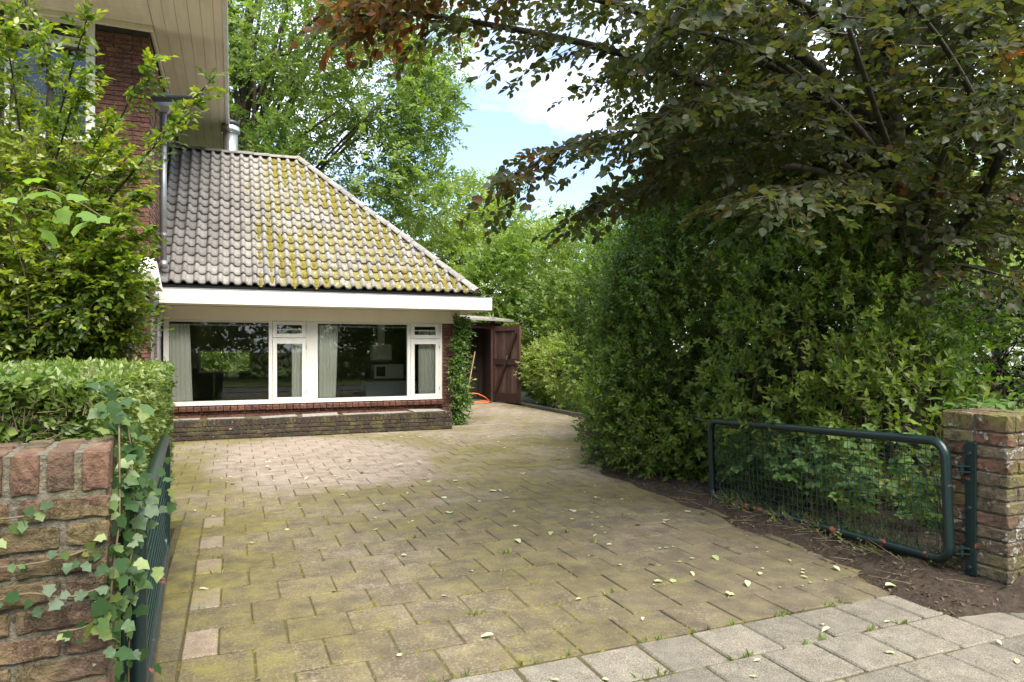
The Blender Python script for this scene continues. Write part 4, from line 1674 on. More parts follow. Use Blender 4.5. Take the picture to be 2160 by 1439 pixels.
for y in np.arange(PYF + .15, PYB - .03, .0715):
    piece('brick', random.choice(DR), pt, (PX1 - .055, y, PT - .053 + random.uniform(-.004, .004)), (0, 0, PI / 2))
obj('soil_fill', grid_sheet(PX0, PX1 - .1, PYF + .1, PYB, 60, 10, lambda p: .295 + .012 * wobble(np.c_[p, p[:, :1] * 0], 6, 8)), M['joint'], pt)
SM = [mesh_of(*bevel_box_data(random.uniform(.5, .75), random.uniform(.2, .3), .014, .004, .006), 'slate_slab', M['slate']) for _ in range(4)]
for x in (-.8, -.1, .75, 1.45, 2.15, 2.75):
    piece('slate_slab', random.choice(SM), pt, (x, PYF + .16 + random.uniform(0, .05), .334 + random.uniform(0, .006)), (random.gauss(0.02, .02), random.gauss(0, .02), random.gauss(0, .06)))
piece('slate_slab', SM[0], pt, (3.42, PYF + .28, .345), (.05, .02, .08), (1.0, 1.4, 1.3))

# ------------------------------------------------------------------ main house
MX, MY, MZ = -1.183, 11.815, 6.46
mh = thing('main_house', 'tall red brown brick house with wide cream soffit at the left', 'house', (-4.5, 15, 0))
wl_ = MB()
wl_.box(-9, -3.02, MY + .012, 20, -.1, MZ - .002)
wl_.box(-3.0195, -1.90, MY + .012, 20, -.1, 4.58)
wl_.box(-3.0195, -1.90, MY + .012, 20, 6.385, MZ - .002)
wl_.box(-1.8995, MX - .012, MY + .0125, 20, -.1, MZ - .002)
wl_.box(-3.0195, -1.90, MY + .6, 20, 4.5805, 6.3845)
obj('wall', wl_, M['mortar_dark'], mh)
fac = MB()
n_b = 0
for c in range(89):
    z = .036 + c * .0722
    x = MX
    first = True
    while x > -6.5:
        w = .228 if not (first and c % 2) else .108
        x0 = x - w
        first = False
        if 4.56 < z < 6.38 and x > -1.9 and x0 < -1.893:
            x0, w = -1.893, x + 1.893
        in_win = (4.56 < z < 6.38) and (x0 < -1.895 and x > -3.04)
        dark = z > 6.30
        if not in_win:
            if n_b < 290 and x0 > -2.1 and not dark and w in (.228, .108):
                piece('brick', random.choice(HB if w > .2 else HBH), mh, (x0 + w / 2, MY + .05 + random.uniform(-.004, .004), z), (0, random.gauss(0, .005), random.gauss(0, .008)))
                n_b += 1
            elif not dark:
                fac.bevel_box(x0, x, MY + random.uniform(-.003, .004), MY + .1, z - .031, z + .031, .004, .002, random.random() + .001)
        x = x0 - .011
obj('brick', fac, M['brick_house'], mh, stuff=True)
dk = MB()
for k in range(22):
    x1 = MX - k * .239
    dk.bevel_box(x1 - .228, x1, MY - .012, MY + .1, 6.305, 6.445, .004, .002)
obj('frieze_brick', dk, M['brick_black'], mh, stuff=True)
sd_ = MB()
for c in range(87):
    z = .036 + c * .0722
    y = MY + (.12 if c % 2 else .003)
    while y < 13.1 or (z > 5.6 and y < 19.5):
        sd_.bevel_box(MX - .10, MX + random.uniform(0, .006), y + .1015, y + .329, z - .031, z + .031, .004, .003, random.random() + .001)
        y += .239
obj('side_brick', sd_, M['brick_corner'], mh, stuff=True)
# soffit of boards round the eaves
SX1, SY0 = -.087, 10.37
sb_ = mesh_of(*bevel_box_data(.168, 20 - SY0, .02, .004), 'soffit_board', M['soffit'])
for k in range(6):
    piece('soffit_board', sb_, mh, (MX + .06 + k * .172 + .086, (20 + SY0) / 2 + .001, MZ + .01))
fb = mesh_of(*bevel_box_data(8, .168, .02, .004), 'soffit_board', M['soffit'])
for k in range(8):
    y0 = SY0 + .06 + k * .172
    piece('soffit_board', fb, mh, (MX + .055 - 4, y0 + .086, MZ + .0105))
mo = MB()
mo.bevel_box(MX + .004, MX + .06, MY - .05, 20, MZ - .09, MZ + .005, .012)
mo.bevel_box(-9, MX + .06, MY - .06, MY - .004, MZ - .09, MZ + .004, .012)
obj('moulding', mo, M['soffit'], mh)
eg = MB()
eg.bevel_box(SX1 - .06, SX1 + .02, SY0 - .04, 20, MZ - .03, MZ + .19, .012)
eg.bevel_box(-9, SX1 - .0605, SY0 - .04, SY0 + .04, MZ - .03, MZ + .19, .012)
obj('fascia', eg, M['white'], mh)
ro = MB()
ro.add([(-9, SY0 - .1, MZ + .2), (SX1 - .01, SY0 - .02, MZ + .2), (SX1 - .01, 20.5, MZ + .2), (-9, 20.5, MZ + .2), (-4.5, 15.2, MZ + 4.6), (-9, 15.2, MZ + 4.6)],
       [(0, 1, 4, 5), (1, 2, 4), (2, 3, 5, 4), (0, 5, 3), (0, 3, 2, 1)])
obj('roof', ro, M['roof_dark'], mh)
# upstairs window
uw = MB()
ux0, ux1, uz0, uz1 = -3.02, -1.90, 4.58, 6.385
uw.box(ux0, ux1, MY - .03, MY + .12, uz1 - .08, uz1 - .001)
uw.box(ux0, ux1, MY - .05, MY + .12, uz0 + .001, uz0 + .09)
uw.box(ux0 + .001, ux0 + .12, MY - .028, MY + .12, uz0 + .0905, uz1 - .0805)
uw.box(ux1 - .12, ux1 - .001, MY - .028, MY + .12, uz0 + .0905, uz1 - .0805)
uw.box(ux0 + .1205, ux1 - .1205, MY - .02, MY + .12, 6.00, 6.12)
uwo = obj('window', uw, M['white'], mh)
obj('pane', MB().box(ux0 + .1205, ux1 - .1205, MY + .04, MY + .045, uz0 + .091, 5.999), M['glass'], uwo)
obj('pane', MB().box(ux0 + .1205, ux1 - .1205, MY + .04, MY + .045, 6.121, uz1 - .081), M['glass'], uwo)
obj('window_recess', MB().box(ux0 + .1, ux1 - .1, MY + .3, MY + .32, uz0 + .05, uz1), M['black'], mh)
# lower gutter canopy along the front
cn = MB()
prof = [(MY - .004, 2.40), (MY - .60, 2.43), (MY - .70, 2.62), (MY - .66, 2.66), (MY - .56, 2.60), (MY - .06, 2.78), (MY - .004, 2.92)]
for x in (-7, MX + .09):
    cn.v += [(x + (.10 if (x > -2 and z < 2.5) else 0), y, z) for y, z in prof]
    cn.var += [0] * len(prof)
k = len(prof)
for i in range(k):
    cn.f.append((i, (i + 1) % k, k + (i + 1) % k, k + i))
cn.f += [tuple(range(k - 1, -1, -1)), tuple(range(k, 2 * k))]
obj('gutter_canopy', cn, M['cream'], mh)
lg = MB().bar((MX + .02, MY + .10, 5.40), (MX + .76, MY + .02, 5.46), .24, .02).bar((MX + .70, MY + .026, 5.50), (MX + .77, MY + .02, 5.505), .26, .10)
obj('gutter_tray', lg, M['dark_metal'], mh)

dp = thing('downpipe', 'grey zinc downpipe with hopper running down the tall brick corner', 'downpipe', (MX + .09, MY + .9, 2.9), 'zinc downpipes at the house corner')
q = at(345, 400, 11.35)
obj('pipe', MB().tube([(q.x, q.y, 2.85), (q.x, q.y, 5.45)], .048, 12), M['zinc'], dp, True)
obj('hopper', MB().add([(q.x + a * w, q.y + b * w, z) for z, w in ((5.44, .06), (5.52, .12), (5.74, .13)) for a, b in ((-1, -1), (1, -1), (1, 1), (-1, 1))],
                       [(i + k, (i + 1) % 4 + k, (i + 1) % 4 + k + 4, i + k + 4) for k in (0, 4) for i in range(4)] + [(8, 9, 10, 11), (3, 2, 1, 0)]), M['zinc'], dp)
for z in (3.4, 4.6):
    obj('bracket', MB().tube([(q.x, q.y, z), (q.x, q.y, z + .04)], .056, 12), M['zinc'], dp)
obj('collar', MB().tube([(q.x, q.y, 2.86), (q.x, q.y, 2.98)], .062, 12), M['zinc'], dp, True)
for i, (px, d, lab) in enumerate(((318, 10.75, 'grey zinc downpipe at the brick corner, curved at its head under the canopy'),
                                  (333, 11.5, 'grey zinc downpipe next to the white window frame, kinked under the soffit'))):
    b = at(px, 760, d)
    t = thing('downpipe', lab, 'downpipe', (b.x, b.y, 0), 'zinc downpipes at the house corner')
    top = 2.40 if i == 0 else 2.27
    obj('pipe', MB().tube(smooth_path([(b.x, b.y, -.05), (b.x, b.y, 1.0), (b.x, b.y, top - .34), (b.x + .03, b.y, top - .2), (b.x + .07, b.y, top - .1), (b.x + .07, b.y, top)], 4), .048, 12), M['zinc'], t, True)
    obj('bracket', MB().tube([(b.x, b.y, 1.72), (b.x, b.y, 1.77)], .057, 12), M['zinc'], t)

lamp = thing('wall_spotlight', 'small black spotlight on the brick corner above the white canopy', 'wall light', tuple(at(325, 528, 10.9)))
c = at(325, 525, 10.9)
obj('lamp_head', MB().tube([c + Vector((-.07, -.03, -.05)), c + Vector((.06, .0, .02)), c + Vector((.09, .0, .03))], [.05, .07, .06], 10), M['dark_metal'], lamp, True)
obj('bracket', MB().bar(c + Vector((-.02, .0, -.08)), c + Vector((-.06, .14, -.05)), .03, .02), M['dark_metal'], lamp)


# ------------------------------------------------------------------ inside the annex
def curtain(label, x0, x1, z0, z1, y):
    mb = MB()
    n = int((x1 - x0) / .012)
    ph = random.uniform(0, 6)
    for j in range(5):
        z = z0 + (z1 - z0) * j / 4
        for i in range(n + 1):
            u = i / n
            fl = 1.0 + .12 * (1 - j / 4) * math.sin(u * 3 + ph)
            mb.v.append((x0 + (x1 - x0) * u * fl, y + .022 * math.sin(u * (x1 - x0) * 95 + ph + .6 * math.sin(j + u * 9)), z))
            mb.var.append(0)
    for j in range(4):
        for i in range(n):
            a = j * (n + 1) + i
            mb.f.append((a, a + 1, a + n + 2, a + n + 1))
    o = obj('curtain', mb, M['curtain'], None, True)
    tag(o, label, 'curtain', 'white curtains behind the annex windows')


curtain('white curtain at the left edge of the first large pane', -1.10, -.70, .60, 1.96, YF + .11)
curtain('white curtain drawn to the right side of the left casement', 1.02, 1.26, .60, 1.90, YF + .11)
curtain('white curtain at the left edge of the second large pane', 1.50, 1.86, .60, 1.96, YF + .11)
curtain('white curtain behind the right narrow casement', 3.44, 3.82, .60, 1.90, YF + .11)
ct = thing('kitchen_counter', 'dark kitchen counter with white front seen through the second large pane', 'counter', (3.3, 15.6, .06))
obj('cabinet', MB().box(2.75, 3.90, 15.3, 15.9, .061, .80), M['appliance'], ct)
obj('worktop', MB().bevel_box(2.72, 3.92, 15.26, 15.92, .801, .85, .006), M['floorboards'], ct)
mw = thing('microwave', 'white microwave oven on the kitchen counter behind the pane', 'microwave', (3.25, 15.6, .85))
obj('case', MB().bevel_box(2.95, 3.62, 15.4, 15.8, .851, 1.17, .01), M['appliance'], mw)
obj('door_glass', MB().box(3.00, 3.20, 15.39, 15.399, .90, 1.12), M['black'], mw)
bx = thing('extractor_hood', 'pale box shaped cooker hood above the microwave', 'cooker hood', (3.2, 15.6, 1.2))
obj('hood', MB().bevel_box(2.95, 3.40, 15.62, 15.9, 1.26, 1.62, .01), M['appliance'], bx)
obj('duct', MB().box(3.1, 3.25, 15.7, 15.85, 1.621, 2.24), M['appliance'], bx)
rd = thing('radiator', 'dark column radiator against the far wall inside the annex', 'radiator', (2.1, 17.9, .06))
for k in range(14):
    obj('radiator_fin', MB().bevel_box(1.6 + k * .075, 1.64 + k * .075, 17.75, 17.87, .15, .75, .012), M['dark_metal'], rd)
obj('header_pipe', MB().tube([(1.58, 17.81, .18), (2.68, 17.81, .18)], .02, 8), M['dark_metal'], rd)

# ------------------------------------------------------------------ shed with open plank door, broom, cable
sh = thing('garden_shed', 'dark brown plank lean-to with open doorway behind the annex', 'shed', (6.2, 19, 0))
pw = MB
pm = [mesh_of(*bevel_box_data(.145, .024, 2.2, .004, .002), 'plank', M['shed_wood']) for _ in range(4)]
x = 4.35
while x < 6.95:
    piece('plank', random.choice(pm), sh, (x + .073, 19.5 + random.uniform(-.004, .004), 1.1), (0, 0, random.gauss(0, .01)))
    x += .15
y = 18.45
while y < 19.5:
    piece('plank', random.choice(pm), sh, (7.02, y + .073, 1.1), (0, 0, PI / 2))
    y += .15
obj('backing', MB().box(4.3, 7.04, 19.52, 19.56, 0, 2.25).box(7.04, 7.07, 18.42, 19.5195, 0, 2.25), M['black'], sh)
obj('post', MB().bevel_box(6.86, 6.985, 18.33, 18.445, -.05, 2.42, .008), M['brown_wood'], sh)
obj('rail', MB().bar((4.4, 19.47, .92), (6.95, 19.47, .90), .05, .05), M['brown_wood'], sh)
obj('lintel', MB().bar((4.3, 18.40, 2.26), (7.15, 18.40, 2.18), .07, .16), M['brown_wood'], sh)
obj('roof', MB().add([(4.3, 18.15, 2.40), (7.45, 18.05, 2.30), (7.45, 20.2, 2.5), (4.3, 20.2, 2.55), (4.3, 18.15, 2.455), (7.45, 18.05, 2.355), (7.45, 20.2, 2.555), (4.3, 20.2, 2.605)], BOXQ := [(0, 3, 2, 1), (4, 5, 6, 7), (0, 1, 5, 4), (1, 2, 6, 5), (2, 3, 7, 6), (3, 0, 4, 7)]), M['slate'], sh)

dr = thing('plank_gate', 'brown ledged plank door swung open in front of the light green shrubs', 'plank door', (6.95, 18.34, 0))
A, B = Vector((6.93, 18.32, 0)), Vector((7.19, 17.0, 0))
dd = (B - A).normalized()
nn_ = Vector((dd.y, -dd.x, 0))         # away from the camera side
if nn_.x < 0:
    nn_ = -nn_
W_ = (B - A).length
yaw = math.atan2(dd.y, dd.x)
nb = 9
bmz = [mesh_of(*bevel_box_data(W_ / nb - .006, .022, 2.06, .004, .002), 'plank', M['brown_board']) for _ in range(4)]
for k in range(nb):
    p = A + dd * ((k + .5) * W_ / nb) + nn_ * .03
    piece('plank', random.choice(bmz), dr, (p.x, p.y, 1.10), (0, 0, yaw))


def dbar(u0, z0, u1, z1, w, name, off=0.0, label=None):
    a = A + dd * u0 + Vector((0, 0, z0)) - nn_ * off
    b = A + dd * u1 + Vector((0, 0, z1)) - nn_ * off
    mb = MB().bar(a, b, .04, w) if abs(u1 - u0) > .01 else MB().bar(a, b, w, .04, 0, nn_)
    o = obj(name, mb, M['brown_wood'], dr)
    if label:
        o['label'] = label


dbar(0, 2.10, W_, 2.10, .14, 'rail')
dbar(0, 1.17, W_, 1.17, .16, 'rail')
dbar(0, .17, W_, .17, .26, 'rail')
dbar(.055, .301, .055, 1.089, .11, 'stile')
dbar(.055, 1.251, .055, 2.029, .11, 'stile')
dbar(W_ - .055, .301, W_ - .055, 1.089, .11, 'stile')
dbar(W_ - .055, 1.251, W_ - .055, 2.029, .11, 'stile')
dbar(.16, .32, W_ - .14, 2.00, .09, 'brace', .024)
hc = A + dd * (W_ - .08) - nn_ * .03
obj('pull_handle', MB().tube(smooth_path([hc + Vector((0, 0, .92)), hc - nn_ * .05 + Vector((0, 0, .90)), hc - nn_ * .05 + Vector((0, 0, .76)), hc + Vector((0, 0, .74))], 4), .01, 6), M['zinc'], dr, True)
lk = A + dd * (W_ * .55) - nn_ * .05
obj('latch', MB().bar(lk + Vector((0, 0, 1.22)), lk + dd * .06 + Vector((0, 0, 1.33)), .02, .03), M['zinc'], dr)

b0 = at(983, 828, 19.0)
br_ = thing('broom', 'wooden broom leaning against the dark shed behind the ivy covered pier', 'broom', (b0.x, b0.y, 0))
t0, t1 = Vector((b0.x, b0.y, .10)), at(1002, 742, 19.6)
obj('broom_handle', MB().tube([t0, t1], .018, 8), M['broom'], br_)
obj('broom_head', MB().bevel_box(b0.x - .16, b0.x + .16, b0.y - .03, b0.y + .03, .005, .11, .01), M['shed_wood'], br_)
c0 = at(1000, 846, 19.2)
pts = []
for k in range(60):
    a = k * .42
    r = .42 + .05 * math.sin(k * 1.7)
    pts.append((c0.x + r * 1.1 * math.cos(a), c0.y - .1 + r * .6 * math.sin(a), .02 + .012 * (k % 3) + (.28 * math.sin((k - 50) / 9 * PI) if k > 50 else 0)))
tag(obj('cable', MB().tube(pts, .014, 6), M['orange'], None, True), 'orange cable lying in loops on the paving before the shed', 'cable')

# ------------------------------------------------------------------ vegetation
def V(*a):
    return np.array(a, dtype=float)


def plant(name, label, cat, base, group=None):
    return thing(name, label, cat, tuple(base), group)


def bl(px, py, d, rx, ry, rz):
    c = at(px, py, d)
    return (c.x, c.y, c.z, rx, ry, rz)


# --- the clipped privet hedge on the left, growing behind the pillar and the gate
hedge = plant('privet_hedge', 'clipped bright green privet hedge behind the ivy covered brick pillar', 'hedge', (-1.6, 4.6, 0))
HX0, HX1, HY0, HY1, HZ = -3.6, -0.47, 2.82, 6.45, 1.385
LV = Leaves()
tw = []


def hedge_face(n, mk, nrm, ls, k, L):
    p = mk(n)
    w = 0.022 * wobble(p, 2.2, 21) + 0.012 * wobble(p, 7, 22)
    p = p + np.array(nrm) * (w - 0.04 + rng.normal(0, 0.018, n))[:, None]
    d = unit(np.array(nrm) * 0.9 + np.array([0, 0, .35]) + rng.normal(0, .55, (n, 3)))
    up = unit(np.array([[0, 0, 1.0]]) + np.array(nrm) * .6 + rng.normal(0, .35, (n, 3)))
    var = np.clip(.5 + .3 * wobble(p, 1.5, 23) + rng.normal(0, .22, n), 0, 1)
    Ls = L * rng.uniform(.6, 1.4, n)
    sprays(LV, p - d * (Ls * .6)[:, None], d, up, Ls, k, ls, a0=1.05, droop=.05, jit=.4, var=var)
    tw.append((p - d * (Ls * 1.3)[:, None], p + d * (Ls * .4)[:, None], np.full(n, .0022)))


def U(a, b, n):
    return rng.uniform(a, b, n)


hedge_face(3600, lambda n: np.c_[U(HX0, HX1, n), np.full(n, HY0), HZ - (HZ - .05) * U(0, 1, n) ** 1.6], (0, -1, 0), .046, 6, .07)
hedge_face(8500, lambda n: np.c_[U(HX0, HX1, n), HY0 + (HY1 - HY0) * U(0, 1, n) ** 1.3, np.full(n, HZ)], (0, 0, 1), .034, 6, .05)
hedge_face(9500, lambda n: np.c_[np.full(n, HX1), U(HY0, HY1, n), U(.02, HZ, n)], (1, 0, 0), .034, 6, .055)
hedge_face(900, lambda n: np.c_[U(HX0, HX1, n), np.full(n, HY1), U(.3, HZ, n)], (0, 1, 0), .04, 6, .1)
p = np.c_[U(HX0, HX1 - .1, 1500), U(HY0 + .1, HY1, 1500), U(.1, HZ - .1, 1500)]
sprays(LV, p, unit(rng.normal(size=p.shape)), unit(rng.normal(size=p.shape)), np.full(1500, .16), 6, .045, var=np.zeros(1500))
near, rest = split_near(LV.arrays(), 260)
leaf_pieces(near, 'oval', M['lf_hedge'], hedge)
LV.build('foliage', M['lf_hedge'], hedge, 'folded', arr=rest)
for _ in range(420):
    x, y = random.uniform(HX0, HX1 - .15), random.uniform(HY0 + .10, HY0 + .4)
    if random.random() < .5:
        x, y = random.uniform(HX1 - .4, HX1 - .15), random.uniform(HY0 + .1, HY1)
    q0 = V(x, y, 0)
    pr = [q0]
    for k in range(5):
        pr.append(pr[-1] + V(random.gauss(0, .03), random.gauss(0, .03), HZ / 5.6))
    for a, b in zip(pr[:-1], pr[1:]):
        tw.append((a[None], b[None], V(.005)))
twig_mesh(tw, 'twigs', M['twig'], hedge)
obj('woody_core', grid_sheet(HX0, HX1 - .35, HY0 + .4, HY1 - .1, 12, 12, lambda p: 1.05 + .06 * wobble(np.c_[p, p[:, :1] * 0], 4, 3)), M['bark_dark'], hedge, True)

# --- ivy on the pillar edge and the gate post
ivy = plant('ivy_vine', 'dark green lobed ivy trailing down the brick pillar edge beside the gate', 'ivy', (-0.36, 2.5, 0))
LI = Leaves()
stems = MB()
paths = [[(-.35, 2.60, 1.25), (-.335, 2.50, 1.12), (-.325, 2.42, .98), (-.33, 2.36, .86), (-.335, 2.32, .74), (-.325, 2.30, .62)],
         [(-.40, 2.74, 1.34), (-.33, 2.66, 1.22), (-.31, 2.60, 1.05), (-.30, 2.56, .90), (-.31, 2.48, .78)],
         [(-.34, 2.70, 1.0), (-.325, 2.68, .7), (-.33, 2.66, .4), (-.325, 2.67, .05)],
         [(-.36, 2.36, .92), (-.45, 2.295, .905), (-.56, 2.293, .895), (-.68, 2.294, .90)],
         [(-.345, 2.33, .80), (-.44, 2.294, .79), (-.53, 2.292, .815), (-.62, 2.294, .80)],
         [(-.50, 2.295, 1.035), (-.60, 2.293, 1.03), (-.72, 2.294, 1.04), (-.84, 2.293, 1.03)],
         [(-.30, 2.60, 1.02), (-.27, 2.72, .98), (-.29, 2.85, .96), (-.31, 3.0, .99)],
         [(-.335, 2.31, .74), (-.39, 2.293, .70), (-.46, 2.292, .695)]]
dens = [74, 70, 44, 20, 16, 22, 40, 12]
sizes = [.044, .046, .042, .028, .030, .034, .040, .028]
for pi_, (pp, dn, sz) in enumerate(zip(paths, dens, sizes)):
    sp = smooth_path(pp, 5)
    stems.tube(sp, .0032, 5)
    for k in range(dn):
        q = sp[min(len(sp) - 1, int(random.random() * len(sp)))]
        on_wall = pi_ in (3, 4, 5, 7)
        nrm = V(random.gauss(.1, .25), random.gauss(-1, .2), random.gauss(.35, .3)) if on_wall else V(random.gauss(.45, .4), random.gauss(-.7, .4), random.gauss(.5, .35))
        ax = V(random.gauss(.1, .6), random.gauss(-.2, .3), random.gauss(-.7, .5))
        off = V(random.gauss(0, .022), -abs(random.gauss(.004, .01)), random.gauss(0, .022)) if on_wall else V(random.gauss(.0, .03), random.gauss(-.01, .035), random.gauss(0, .035))
        LI.add((V(*q) + off)[None], ax[None], unit(nrm[None]), V(sz * random.uniform(.6, 1.3)), V(random.choice((.05, .1, .2, .3, .4, .5, .65, .95))))
obj('stem', stems, M['twig'], ivy, True)
leaf_pieces(LI.arrays(), 'lobed', M['lf_ivy'], ivy)
mossy = MB()
for _ in range(26):
    x, y = random.uniform(-.9, -.68), random.uniform(2.36, 2.44)
    r = random.uniform(.012, .03)
    vs = [(x + r * math.cos(a) * random.uniform(.7, 1.3), y + r * math.sin(a), 1.197) for a in np.arange(0, 6.2, .9)] + [(x, y, 1.207 + r * .35)]
    mossy.add(vs, [(k, (k + 1) % 7, 7) for k in range(7)])
obj('moss', mossy, M['moss'], pl_left, True, True)

# --- tall glossy bush behind the hedge
bush = plant('glossy_bush', 'tall loose bush with glossy yellow green leaves before the brick house', 'bush', tuple(at(60, 1050, 6.9)))
LV = Leaves()
tw = []
bb = tuple(at(60, 1080, 6.9))
bb = (bb[0], bb[1], 0.0)
bush.location = bb
ORG[bush.name] = bb
wood = MB()
arch = []
tips = [(450, 165, 6.3), (395, 240, 6.2), (330, 120, 6.6), (320, 480, 6.2), (275, 550, 6.0), (285, 640, 6.2), (255, 700, 6.3), (190, 20, 6.0),
        (40, -60, 6.8), (270, 330, 6.3), (310, 395, 6.2), (230, 250, 6.2), (-60, 100, 6.2), (-80, 300, 6.0), (180, 150, 6.0), (240, 300, 5.9), (10, 60, 6.0),
        (190, 420, 6.0), (240, 480, 5.9), (290, 590, 6.0), (-40, -20, 6.4), (280, 440, 6.1)]
for i, (tx, ty, td) in enumerate(tips):
    tip = at(tx, ty, td)
    hgt = tip.z
    st = Vector((bb[0] + random.uniform(-.2, .2), bb[1] + random.uniform(-.2, .2), 0))
    mid1 = st.lerp(tip, .35) + Vector((0, 0, .25 * hgt))
    mid1.x = st.x + (tip.x - st.x) * .18
    mid1.y = st.y + (tip.y - st.y) * .18
    mid2 = st.lerp(tip, .7) + Vector((0, 0, .16 * hgt + .1))
    path = smooth_path([st, mid1, mid2, tip], 8)
    arch.append(path)
    limb(wood, path, .022 if i else .03, .004, 5)
main = smooth_path([(bb[0] - .06, bb[1], 0), at(95, 500, 6.7), at(105, 250, 6.7), at(100, 120, 6.7), at(60, 20, 6.7), at(30, -120, 6.8)], 6)
limb(wood, main, .05, .014, 7)
obj('trunk', wood, M['bark'], bush, True)
for path in arch + [main]:
    m = len(path)
    for j in range(int(m * .3), m - 1):
        a, b = V(*path[j]), V(*path[j + 1])
        dr_ = unit((b - a)[None])[0]
        for s in range(3):
            q = a + (b - a) * random.random()
            sd2 = unit(np.cross(dr_, V(0, 0, 1))[None])[0] * random.choice((-1, 1))
            f = j / m
            d = unit((dr_ * random.uniform(.1, .9) + sd2 * random.uniform(.3, 1) + rng.normal(0, .3, 3) + V(.25, -.2, random.uniform(-.45, .25)))[None])
            Lw = random.uniform(.12, .34) * (1.15 - .6 * f)
            sprays(LV, q[None], d, unit((V(0, 0, 1) + rng.normal(0, .35, 3))[None]), V(Lw), 7, .074, a0=1.0, droop=.05, jit=.45, var=V(np.clip(random.gauss(.35 + .4 * f, .22), 0, 1)))
            tw.append((q[None], q[None] + d * Lw, V(.0028)))
mass = [bl(80, 560, 6.5, .72, .6, .62), bl(190, 600, 6.4, .38, .45, .50), bl(40, 420, 6.6, .62, .6, .6), bl(-30, 620, 6.4, .6, .6, .6), bl(120, 690, 6.5, .65, .5, .38), bl(40, 720, 6.5, .7, .5, .4)]
foliage_mass(LV, mass, 3900, 7, .07, .2, (.45, 1.08), .15, .8, .5, 2.6, 31, tw=tw, tr=.0028, rough=.22, vmix=.5)
up_mass = [bl(50, 180, 6.5, .45, .5, .55), bl(130, 330, 6.4, .6, .5, .4)]
foliage_mass(LV, up_mass, 260, 7, .07, .2, (.3, 1.1), .4, .7, .5, 3.0, 33, tw=tw, tr=.0028, rough=.25, vmix=.6)
near, rest = split_near(LV.arrays(), 280)
leaf_pieces(near, 'oval', M['lf_bush'], bush)
LV.build('foliage', M['lf_bush'], bush, 'folded', arr=rest)
twig_mesh(tw, 'twigs', M['twig'], bush)

# broad vine leaves scrambling over the bush
vine = plant('vine', 'vine with broad lime green leaves scrambling over the glossy bush', 'vine', (bb[0] + .05, bb[1] - .4, 0))
LI = Leaves()
vs_ = MB()
vp = smooth_path([(bb[0] + .05, bb[1] - .4, 0), at(60, 640, 6.0), at(20, 480, 5.7), at(70, 400, 5.5), at(150, 420, 5.5), at(220, 460, 5.5)], 6)
vs_.tube(vp, .006, 5)
obj('stem', vs_, M['twig'], vine, True)
for (px, py) in ((30, 395), (60, 415), (95, 405), (130, 440), (15, 420), (70, 440), (165, 450), (110, 465), (185, 470), (45, 385), (215, 460), (5, 445), (95, 485), (140, 415)):
    q = V(*at(px + random.uniform(-8, 8), py, 5.45 + random.uniform(-.15, .15)))
    LI.add(q[None], (V(random.gauss(.5, .4), random.gauss(-.4, .3), random.gauss(-.25, .2)))[None], unit(V(random.gauss(0, .3), random.gauss(-.35, .3), 1)[None]), V(random.uniform(.13, .19)), V(random.random()))
leaf_pieces(LI.arrays(), 'lobed', M['lf_vine'], vine)

# --- creeper on the annex pier
cr = plant('creeper', 'leafy green creeper climbing the brick pier at the annex corner', 'creeper', (4.2, 13.1, 0))
LV = Leaves()
tw = []
n = 520
z = rng.uniform(.03, 2.18, n)
xo = 4.20 + rng.normal(0, .075, n) + .05 * np.sin(z * 4)
yo = 13.14 - np.abs(rng.normal(.05, .07, n))
p = np.c_[xo, yo, z]
d = unit(np.c_[rng.normal(.1, .7, n), rng.normal(-.7, .4, n), rng.normal(.0, .6, n)])
sprays(LV, p, d, unit(np.c_[rng.normal(0, .4, n), rng.normal(-.6, .3, n), np.ones(n)]), rng.uniform(.08, .2, n), 5, .075, droop=.25, jit=.4)
for (x, zz) in ((4.42, 1.75), (4.40, 1.15), (4.45, .42), (4.38, .75), (4.42, 2.0)):
    q = np.repeat(V(4.22, 13.05, zz - .05)[None], 3, 0)
    sprays(LV, q, unit(np.c_[np.full(3, x - 4.2) * 2, rng.normal(-.2, .2, 3), rng.normal(.2, .2, 3)]), np.repeat(V(0, -.3, 1)[None], 3, 0), np.full(3, .3), 8, .07, droop=.1)
cs = MB()
for k in range(5):
    x = 4.13 + k * .035
    cs.tube(smooth_path([(x, 13.16, -.02), (x + random.uniform(-.06, .06), 13.15, .7), (x + random.uniform(-.08, .08), 13.15, 1.4), (x + random.uniform(-.1, .1), 13.15, 2.15)], 5), .008, 5)
obj('stem', cs, M['twig'], cr, True)
LV.build('foliage', M['lf_creeper'], cr, 'folded')

# --- the big evergreen shrub hedge on the right of the drive
shb = plant('evergreen_shrub', 'huge dark green evergreen shrub bulging over the right edge of the drive', 'shrub', (5.4, 7.0, 0))
LV = Leaves()
tw = []
SB_ = [(5.52, 5.2, 1.1, .92, 1.3, 1.5), (5.4, 6.6, 1.5, 1.1, 1.2, 1.75), (5.6, 7.8, 1.6, 1.2, 1.0, 1.75), (6.3, 9.0, 1.7, 1.25, 1.0, 1.8), (6.2, 7.4, 2.6, 1.3, 1.5, 1.5),
       (5.4, 4.2, .75, .75, .8, .95), (5.25, 7.3, .7, .95, 1.2, .85), (6.1, 5.6, 1.9, 1.0, 1.2, 1.2), (6.3, 8.6, 3.0, .9, 1.0, 1.0), (7.2, 10.4, 1.5, 1.1, 1.2, 1.6), (6.3, 6.9, 3.7, 1.1, 1.2, 1.1), (6.6, 8.2, 3.6, 1.1, 1.1, 1.2), (6.4, 5.8, 3.0, .8, .9, .9)]
foliage_mass(LV, SB_, 15500, 8, .072, .14, (.86, 1.09), .45, .75, .45, 2.2, 41, whorl=True, rough=.15, jit=.3, droop=.05, a0=1.15, tw=tw, tr=.003, vmix=.5)
